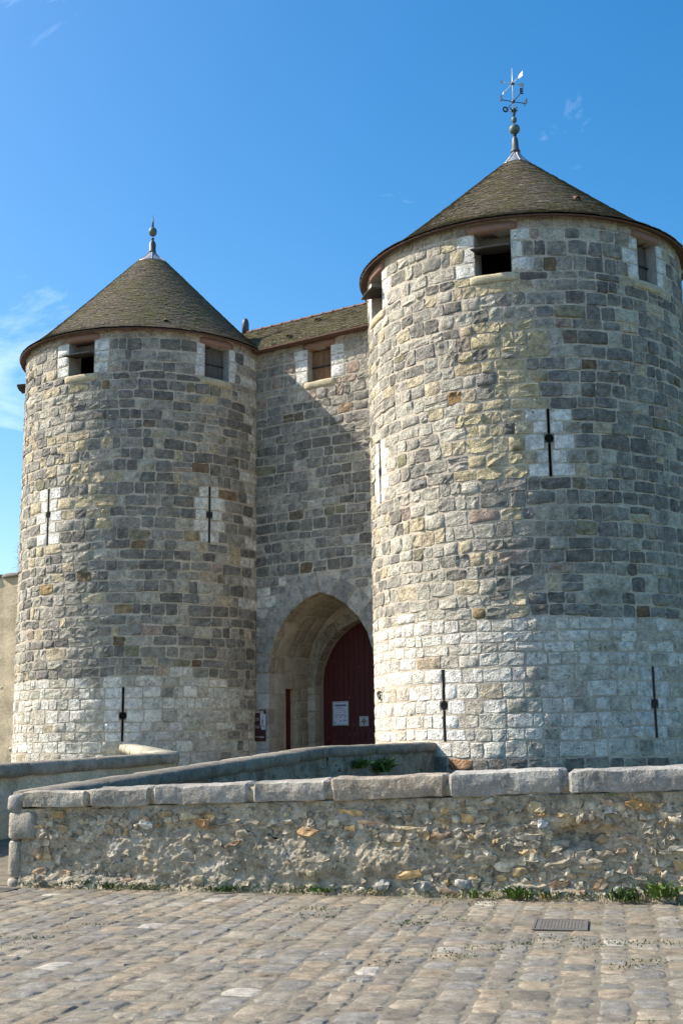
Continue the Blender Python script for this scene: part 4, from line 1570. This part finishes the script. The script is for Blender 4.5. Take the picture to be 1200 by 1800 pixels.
class Vault:
    """s runs inwards (seen from the passage), z along the arch line"""
    def __init__(self, path, rev=False):
        p = np.array(path)
        self.l = np.concatenate([[0], np.cumsum(np.hypot(*np.diff(p, axis=0).T))])
        self.p = p

    def P(self, s, z, h):
        s, z, h = np.broadcast_arrays(np.asarray(s, float), np.asarray(z, float), np.asarray(h, float))
        zc = np.clip(z, 0, self.l[-1])
        t = np.interp(zc, self.l, self.p[:, 0])
        y = np.interp(zc, self.l, self.p[:, 1])
        e = 0.02
        dt = np.interp(np.clip(zc + e, 0, self.l[-1]), self.l, self.p[:, 0]) - np.interp(np.clip(zc - e, 0, self.l[-1]), self.l, self.p[:, 0])
        dy = np.interp(np.clip(zc + e, 0, self.l[-1]), self.l, self.p[:, 1]) - np.interp(np.clip(zc - e, 0, self.l[-1]), self.l, self.p[:, 1])
        n = np.hypot(dt, dy) + 1e-9
        nt, ny = dy / n, -dt / n
        return GW.P(t + nt * h, y + ny * h, -s)

va = Vault(path)
LT = va.l[-1]
def vb(z0, z1):
    return [(DQ0 - .01, DQ1 + .01, False)] if z0 < DZ - ZB - 0.05 else []
vrows = rows_between([0.0, DZ - ZB, LT / 2, LT - 2.5, LT], 0.46)
pcs = lay(va, vrows, Q1 + 0.01, Q2, vb, lambda s, z, q: vary(pick([(3, (0.40, 0.35, 0.27)), (2, (0.34, 0.31, 0.25)), (1, (0.44, 0.40, 0.33))]), .1), 0.6, 0.004, 12, dict(joint=0.008, proud=0.012, rough=0.003, jit=0.003, corner=0.06, sink=-0.01, pit=0.5))
emit(pcs, 'vault_stone', 'vault_stones', 'ashlar', gate)

# inner arch: face ring, voussoirs, throat
IW, IZ, IR = 1.66, 3.25, 2.02
pi_ = arch_path(TC, IW, IZ, IR, ZB, 16)
po = arch_path(TC, AW + 0.25, AZ, AR + 0.25, ZB, 16)
V, F = [], []
for (a, b), (c, d) in zip(pi_, po):
    V += [gp3(a, b, Q2 + 0.03), gp3(c, d, Q2 + 0.03)]
F = [(2 * k, 2 * k + 1, 2 * k + 3, 2 * k + 2) for k in range(len(pi_) - 1)]
mk('inner_face', V, F, 'mortar', gate, smooth=False)
V, F = intrados(arch_path(TC, IW + .01, IZ, IR + .01, ZB), Q2 + 0.03, QD + 0.3)
mk('inner_throat', V, F, 'mortar', gate, smooth=False)
voussoirs(TC, IW, IZ, IR, Q2 - 0.02, QD + 0.02, 0.34, 7, SOFC, 'voussoir', 1)
for side in (-1, 1):
    z = ZB
    while z < IZ - 0.05:
        h = min(RNG.uniform(0.4, 0.6), IZ - z)
        if IZ - z - h < 0.22:
            h = IZ - z
        V, F = box8(lambda a, b, q: gp3(TC + side * (IW + a), b, q), (0, z + .005, Q2 - 0.02), (0.30, z + h - .005, QD + .02), 0.012, 0.002)
        fix_normals(mk('jamb_stone', V, F, 'ashlar', gate, cols=plain_cols(len(V), vary(pick(SOFC), .1), .5), smooth=False))
        z += h

# red plank door
B = Bag()
V, F = surfbox(Pla(GW.O - GN * (QD + 0.16), GU, [0, 0, 1], GN), TC - IW - .1, TC + IW + .1, ZB, IZ + IR + .1, -0.05, 0.0)
door = fix_normals(mk('door', V, F, 'door_red', gate, smooth=False))
npl = 17
for k in range(npl):
    a = TC - IW + 2 * IW * k / npl
    b = TC - IW + 2 * IW * (k + 1) / npl
    dq = RNG.uniform(-0.004, 0.004)
    zt = IZ + IR + 0.05
    V, F = surfbox(Pla(GW.O - GN * (QD + 0.12), GU, [0, 0, 1], GN), a + .004, b - .004, ZB + .05, zt, -0.03, 0.006 + dq, 0.007)
    fix_normals(mk('plank', V, F, 'door_red', door, smooth=False))
DP = Pla(GW.O - GN * (QD + 0.12), GU, [0, 0, 1], GN)
B = Bag()
for k in range(46):                        # worn paint along the plank edges
    j = RNG.integers(1, npl)
    a = TC - IW + 2 * IW * j / npl + RNG.choice([-0.008, 0.008])
    z0 = RNG.choice([RNG.uniform(0.9, 2.1), RNG.uniform(0.9, 4.2)])
    l = RNG.uniform(0.03, 0.13)
    B.add(*surfbox(DP, a - .0045, a + .0045, z0, z0 + l, 0.011, 0.0125))
fix_normals(B.build('worn_paint', 'door_wear', door, smooth=False, kind='stuff'))

# back wall closes the gate building
V, F = surfbox(Pla(GW.O - GN * 4.3, GU, [0, 0, 1], GN), -3, 8.5, -4, 14.0, -0.4, 0.0)
fix_normals(mk('rear_wall', V, F, 'mortar', gate, smooth=False))

# roof over the gate: two slopes of plain tiles, ridge tiles
RQ = 2.05
EZ, RZ = 13.86, 15.55
def slope(side, t0, t1, root):
    qe = -0.32 if side > 0 else 2 * RQ + 0.32
    sl = math.hypot(RQ + 0.32, RZ - EZ)
    f = lambda t, l, h: gp3(t, EZ + (RZ - EZ) * l / sl + h * (RQ + .32) / sl, qe + side * ((RQ + 0.32) * l / sl - h * (RZ - EZ) / sl))
    V = [f(t0, 0.02, -.03), f(t1, 0.02, -.03), f(t1, sl, -.03), f(t0, sl, -.03)]
    rf = mk('roof_slope', V, [(0, 1, 2, 3)], 'tile_under', root, smooth=False)
    Vs, Fs, Cs, cnt = [], [], [], 0
    for j in range(int(sl / 0.105)):
        l0 = j * 0.105
        t = t0 + RNG.uniform(0, 0.16)
        while t < t1:
            lift = 0.025 + RNG.normal(0, .004)
            d = RNG.normal(0, .007)
            v = [f(t + .004, l0 + d, lift - .018), f(t + .161, l0 + d, lift - .018), f(t + .161, l0 + d, lift), f(t + .004, l0 + d, lift), f(t + .161, l0 + .165, .003), f(t + .004, l0 + .165, .003)]
            Vs += v
            Fs += [(cnt, cnt + 1, cnt + 2, cnt + 3), (cnt + 3, cnt + 2, cnt + 4, cnt + 5)]
            c = (*(tile_col(1)[0] * np.array([1.0, 1.02, 0.86])), 1)
            Cs += [c] * 6
            cnt += 6
            t += 0.165
    mk('tiles', Vs, Fs, 'roof_tile', rf, cols=Cs, smooth=False, kind='stuff')
    return rf

groof = slope(1, -2.2, 7.2, gate)
slope(-1, -2.2, 7.2, gate)
V, F = surfbox(GW, -1.0, 6.6, 13.80, 13.86, -0.1, 0.34)
fix_normals(mk('eave_board', V, F, 'tile_under', gate, smooth=False))
t = -2.1
while t < 6.6:
    V, F = [], []
    for j, (tt, r) in enumerate(((t, 0.095), (t + 0.36, 0.082), (t + .36, .105), (t + 0.42, 0.105))):
        for k in range(7):
            a = math.pi * k / 6
            V.append(gp3(tt, RZ - 0.02 + r * 0.8 * math.sin(a), RQ + r * math.cos(a)))
    F = gridfaces(7, 4)
    mk('ridge_tile', V, F, 'tile_under', groof)
    t += 0.42
V, F = lathe(*gp3(-2.05, 0, RQ)[:2], [(0.13, RZ - .1), (0.125, RZ + 0.35), (0.09, RZ + 0.50), (0.02, RZ + 0.55)], 6)
mk('ridge_finial', V, F, 'dark_lead', groof)
for tt, l in ((1.55, 1.95), (1.25, 0.5)):
    sl = math.hypot(RQ + 0.32, RZ - EZ)
    p = gp3(tt, EZ + (RZ - EZ) * l / sl + 0.03, -0.32 + (RQ + .32) * l / sl)
    hood(groof, p + GN * 0.05, GN - np.array([0, 0, .7]), GN * .6 + np.array([0, 0, .75]))

# ------------------------------------------------------------------ signs at the gate
def flat(sf, t0, t1, z0, z1, h0, h1, cham=0.0):
    return surfbox(sf, t0, t1, z0, z1, h0, h1, cham)

DP2 = Pla(GW.O - GN * (QD + 0.105), GU, [0, 0, 1], GN)
po_ = empty('notice_board', tuple(DP2.P(1.415, 2.03, 0.02)), 'framed white printed notice on the red door', 'notice')
B = Bag()
for a in ((1.11, 1.15, 2.03, 2.79), (1.68, 1.72, 2.03, 2.79), (1.15, 1.68, 2.03, 2.07), (1.15, 1.68, 2.75, 2.79)):
    B.add(*flat(DP2, *a, 0.008, 0.04))
fix_normals(B.build('frame', 'frame_grey', po_, smooth=False))
V, F = flat(DP2, 1.15, 1.68, 2.07, 2.75, 0.008, 0.022)
paper = fix_normals(mk('paper', V, F, 'paper', po_, smooth=False))
B = Bag()
B.add(*flat(DP2, 1.20, 1.63, 2.645, 2.685, 0.0225, 0.0235))
fix_normals(B.build('title_bar', 'ink_blue', paper, smooth=False))
B = Bag()
def text_line(z, a, b, h=0.012):
    x = a
    while x < b - 0.02:
        w = RNG.uniform(0.02, 0.06)
        B.add(*flat(DP2, x, min(b, x + w), z, z + h, 0.0225, 0.0232))
        x += w + 0.012
for z, a, b in ((2.615, 1.22, 1.62), (2.585, 1.22, 1.50), (2.555, 1.22, 1.58), (2.505, 1.26, 1.60), (2.44, 1.21, 1.45), (2.455, 1.52, 1.63), (2.42, 1.52, 1.62), (2.36, 1.20, 1.64), (2.345, 1.20, 1.64)):
    text_line(z, a, b)
for cx_, cz in ((1.25, 2.30), (1.41, 2.30), (1.57, 2.31), (1.41, 2.185), (1.54, 2.19), (1.60, 2.19), (1.2, 2.12)):
    B.add(*flat(DP2, cx_ - .022, cx_ + .022, cz - .022, cz + .02, 0.0225, 0.0232))
fix_normals(B.build('printed_lines', 'ink_grey', paper, smooth=False, kind='stuff'))
pl = empty('plaque', tuple(DP2.P(2.28, 2.0, 0.02)), 'small square pale plaque with a dark diamond emblem on the red door', 'plaque')
V, F = flat(DP2, 2.115, 2.45, 2.0, 2.305, 0.008, 0.03, 0.004)
fix_normals(mk('plate', V, F, 'plaque_green', pl, smooth=False))
cx_, cz = 2.2825, 2.152
V = []
for k in range(16):
    a = 2 * math.pi * k / 16
    r = (0.105, 0.062, 0.058, 0.062)[k % 4]
    V.append(DP2.P(cx_ + r * math.cos(a), cz + r * math.sin(a), 0.032))
em = mk('emblem', V, [tuple(range(16))], 'emblem_red', pl, smooth=False)
V = [DP2.P(cx_ + 0.025 * math.cos(math.pi / 4 * k), cz + 0.025 * math.sin(math.pi / 4 * k), 0.0335) for k in range(8)]
mk('emblem_centre', V, [tuple(range(8))], 'plaque_green', em, smooth=False)
B = Bag()
for z, a, b in ((2.275, 2.19, 2.38), (2.02, 2.22, 2.36)):
    B.add(*flat(DP2, a, b, z, z + 0.012, 0.0305, 0.0315))
fix_normals(B.build('caption', 'ink_grey', pl, smooth=False))

# visitor board beside the arch
SB = Pla(GW.O + GN * 0.085, GU, [0, 0, 1], GN)
ib = empty('visitor_board', tuple(SB.P(0.24, 1.58, 0)), 'brown and white visitor board on the wall left of the archway', 'sign')
V, F = flat(SB, -0.02, 0.42, 1.58, 2.50, -0.03, 0.0, 0.006)
bd = fix_normals(mk('board', V, F, 'board_brown', ib, smooth=False))
V, F = flat(SB, 0.01, 0.36, 2.42, 2.485, 0.001, 0.012, 0.002)
fix_normals(mk('header_strip', V, F, 'board_cream', bd, smooth=False))
V = [(0.24, 2.42), (0.36, 2.42), (0.36, 2.38), (0.44, 2.38), (0.44, 1.92), (0.30, 1.92), (0.24, 2.06)]
V = [SB.P(a, b, 0.012) for a, b in V] + [SB.P(a, b, 0.001) for a, b in V]
F = [tuple(range(7)), tuple(range(13, 6, -1))] + [(k, k + 7, (k + 1) % 7 + 7, (k + 1) % 7) for k in range(7)]
wp = fix_normals(mk('white_panel', V, F, 'board_white', bd, smooth=False))
B = Bag()
B.add(*flat(SB, 0.315, 0.335, 2.12, 2.35, 0.0125, 0.0145))
B.add(*flat(SB, 0.302, 0.348, 2.10, 2.22, 0.0125, 0.014))
V = [SB.P(a, b, 0.0145) for a, b in ((0.25, 2.02), (0.33, 2.09), (0.42, 1.97), (0.40, 1.95), (0.33, 2.05), (0.26, 1.99))]
B.add(V, [(0, 1, 4, 5), (1, 2, 3, 4)])
fix_normals(B.build('tower_drawing', 'ink_grey', wp, smooth=False))
B = Bag()
for z, a, b in ((1.70, 0.03, 0.38), (1.68, 0.2, 0.37), (2.25, 0.05, 0.18), (2.20, 0.05, 0.2), (2.02, 0.04, 0.2), (1.97, 0.04, 0.22)):
    B.add(*flat(SB, a, b, z, z + 0.022, 0.001, 0.003))
fix_normals(B.build('lettering', 'board_cream', bd, smooth=False))

# ------------------------------------------------------------------ castle wall far left, bare tree behind
cwl = empty('castle_wall', (-10.0, 40.2, 0), 'tall plastered curtain wall beyond the left tower', 'wall')
CWS = wallplane((-24.0, 47.0), (-9.3, 39.8))
ss, zs = np.linspace(0, 16.3, 90), np.linspace(-4.2, 7.25, 60)
V, F = rect_grid(CWS, ss, zs, lambda s, z: False, 0.03, 1.6, 77)
mk('plaster_face', V, F, 'plaster', cwl)
V, F = surfbox(CWS, 0, 16.3, -4.2, 7.2, -1.2, -0.05)
fix_normals(mk('wall_body', V, F, 'plaster', cwl, smooth=False))
x = 0.0
while x < 16.1:
    V, F = loft(CWS, x, min(16.3, x + 0.9), [(0.09, 7.20), (0.10, 7.27), (0.03, 7.36), (-0.6, 7.42), (-1.3, 7.32), (-1.3, 7.2)], 0.2, 0.012, 4, int(x * 7))
    fix_normals(mk('coping_stone', V, F, 'coping', cwl, cols=plain_cols(len(V), (0.20, 0.19, 0.165), .3)))
    x += 0.91
pcs = []
for k in range(60):
    s = RNG.uniform(8, 16.0)
    z = RNG.uniform(0, 3.6)
    w = RNG.uniform(0.12, 0.34)
    pcs.append(stone(CWS, s, s + w, z, z + w * RNG.uniform(.4, .7), vary((0.48, 0.44, 0.36)), joint=0.0, proud=0.025, rough=0.01, jit=0.015, corner=0.4, us=U4, vs_=U4))
emit(pcs, 'stone', 'stones', 'rubble', cwl)

tree = empty('bare_tree', (-11.9, 46.0, -4.0), 'leafless tree whose twigs show past the left tower', 'tree')
B = Bag()
B.add(*tube([(-11.9, 46, -4), (-11.85, 46, 0), (-11.95, 46.05, 4), (-11.85, 46, 7.2)], [0.2, 0.17, 0.13, 0.08], 8))
B.build('trunk', 'bark', tree)
B = Bag()
def twig(p, d, ln, r, lev):
    pts = [np.array(p)]
    d = np.array(d, float)
    for k in range(4):
        d = nrm(d + RNG.normal(0, 0.16, 3) + np.array([0, 0, 0.05]))
        pts.append(pts[-1] + d * ln / 4)
    B.add(*tube(pts, np.linspace(r, r * 0.5, 5), 4))
    if lev > 0:
        for k in range(5):
            i = RNG.integers(1, 5)
            dd = nrm(d + RNG.normal(0, 0.55, 3))
            twig(pts[i], dd, ln * RNG.uniform(0.45, 0.65), r * 0.55, lev - 1)
for k in range(9):
    a = RNG.uniform(0, 2 * math.pi)
    z = RNG.uniform(6.4, 8.2)
    twig((-11.9, 46, z), (math.cos(a), 0.5 * math.sin(a), RNG.uniform(0.3, 0.9)), RNG.uniform(0.9, 1.5), 0.022, 3)
B.build('crown', 'bark', tree)

# ------------------------------------------------------------------ weeds, moss
def tuft(B, base, out, n, hgt, spread, wid):
    """blades fanning from a point; out is the direction they lean"""
    for k in range(n):
        a = RNG.uniform(0, 2 * math.pi)
        lean = np.array(out) * RNG.uniform(0.1, 0.9) + np.array([math.cos(a), math.sin(a), 0]) * RNG.uniform(0.1, 1.0) * spread
        d = nrm(np.array([0, 0, 1.0]) + lean)
        h = hgt * RNG.uniform(0.45, 1.0)
        p = np.array(base) + np.array([RNG.normal(0, .03), RNG.normal(0, .02), 0]) * (1 + 2 * spread)
        sd_ = nrm(np.cross(d, [RNG.normal(), RNG.normal(), .2])) * wid * RNG.uniform(0.6, 1.2)
        b = p + d * h * 0.55
        c = p + d * h + lean * h * 0.25 - np.array([0, 0, h * 0.2])
        B.add([p - sd_ * .5, p + sd_ * .5, b + sd_, b - sd_, c], [(0, 1, 2, 3), (3, 2, 4)])

def weed(base, out, n, hgt, spread, wid, mat, label, name='weed'):
    B = Bag()
    tuft(B, base, out, n, hgt, spread, wid)
    B.build(name, mat, None, base=tuple(base), label=label, cat='weed', group='wild plants on the walls')

FN = np.array(FWALL.n)
for s, z, n, h, sp, wd, mat, lab in (
    (5.78, 0.02, 70, 0.20, 0.8, 0.012, 'leaf_green', 'bright grass clump growing at the wall foot, left of the wide bare cobbles'),
    (5.42, 0.02, 40, 0.13, 0.8, 0.010, 'leaf_green', 'small grass tuft at the wall foot just left of the brighter clump'),
    (6.83, 0.03, 80, 0.18, 0.9, 0.012, 'leaf_dark', 'dense dark green weed at the wall foot near the right edge'),
    (7.17, 0.06, 60, 0.26, 0.8, 0.013, 'leaf_green', 'tall light green weed against the wall at the right edge'),
    (6.10, 0.03, 26, 0.12, 0.6, 0.009, 'leaf_dark', 'thin dark weed between the two big clumps at the wall foot'),
    (2.65, 0.02, 40, 0.10, 0.9, 0.014, 'leaf_dark', 'flat dark weed at the wall foot below the fourth coping stone'),
    (1.25, 0.02, 34, 0.10, 0.9, 0.014, 'leaf_dark', 'low weed at the wall foot near its left end'),
    (3.72, 0.03, 24, 0.08, 0.9, 0.013, 'leaf_green', 'small leafy weed at the wall foot under the middle of the wall'),
):
    b = FWALL.P(s, z, 0.10)
    weed(b, FN * 0.7, n, h, sp, wd, mat, lab)
for s, z, n, h, lab in ((1.05, 1.02, 90, 0.42, 'smaller bright plant growing out of the short parapet below its coping'), (2.0, 0.92, 150, 0.58, 'larger spreading plant growing out of the short parapet beside the tower')):
    b = SF2.P(s, z, 0.06)
    weed(b, np.array(SF2.n) * 0.5, n, h * 0.8, 1.3, 0.022, 'leaf_green', lab, 'wall_plant')
b = FWALL.P(6.72, 1.01, 0.06)
weed(b, FN * 0.6, 20, 0.06, 0.9, 0.006, 'leaf_green', 'tiny green tuft tucked under the coping at the right', 'weed')

# moss and low growth, not countable
B = Bag()
for k in range(170):
    s = RNG.uniform(0.2, 8.6)
    if RNG.random() > 0.35 + 0.65 * (vnoise(np.array([[s * 1.7, 0, 0]]), 5)[0] > -0.1):
        continue
    tuft(B, FWALL.P(s, RNG.uniform(0.0, 0.07), 0.085 + RNG.uniform(-.01, .05)), FN * 0.5, RNG.integers(5, 14), RNG.uniform(0.025, 0.07), 1.0, 0.006)
B.build('wall_foot_growth', 'leaf_dark', None, kind='stuff', label='low green growth along the foot of the rubble wall', cat='grass')
B = Bag()
for k in range(140):
    s = RNG.uniform(0.2, 8.6)
    tuft(B, FWALL.P(s, RNG.uniform(0.0, 0.05), 0.09 + RNG.uniform(-.01, .06)), FN * 0.5, RNG.integers(4, 10), RNG.uniform(0.03, 0.08), 1.0, 0.005)
B.build('dry_growth', 'dry_grass', None, kind='stuff', label='dry grass blades along the foot of the rubble wall', cat='grass')
B = Bag()
for k in range(90):
    x, y = RNG.uniform(-4.5, 4.5), RNG.uniform(6.8, 13.0)
    if y > wall_y(x) - 0.25 or vnoise(np.array([[x * .8, y * .5, 0]]), 15)[0] < 0.05:
        continue
    ln = RNG.uniform(0.03, 0.13)
    for q in range(int(ln * 90)):
        p = np.array([x, y, 0.008]) + (E1 if k % 3 else E2) * RNG.uniform(-ln, ln) + RNG.normal(0, 0.007, 3) * np.array([1, 1, 0])
        tuft(B, p, (0, 0, 0), 5, 0.022, 1.3, 0.006)
B.build('joint_moss', 'moss', None, kind='stuff', label='green moss in the joints of the cobbles', cat='moss')
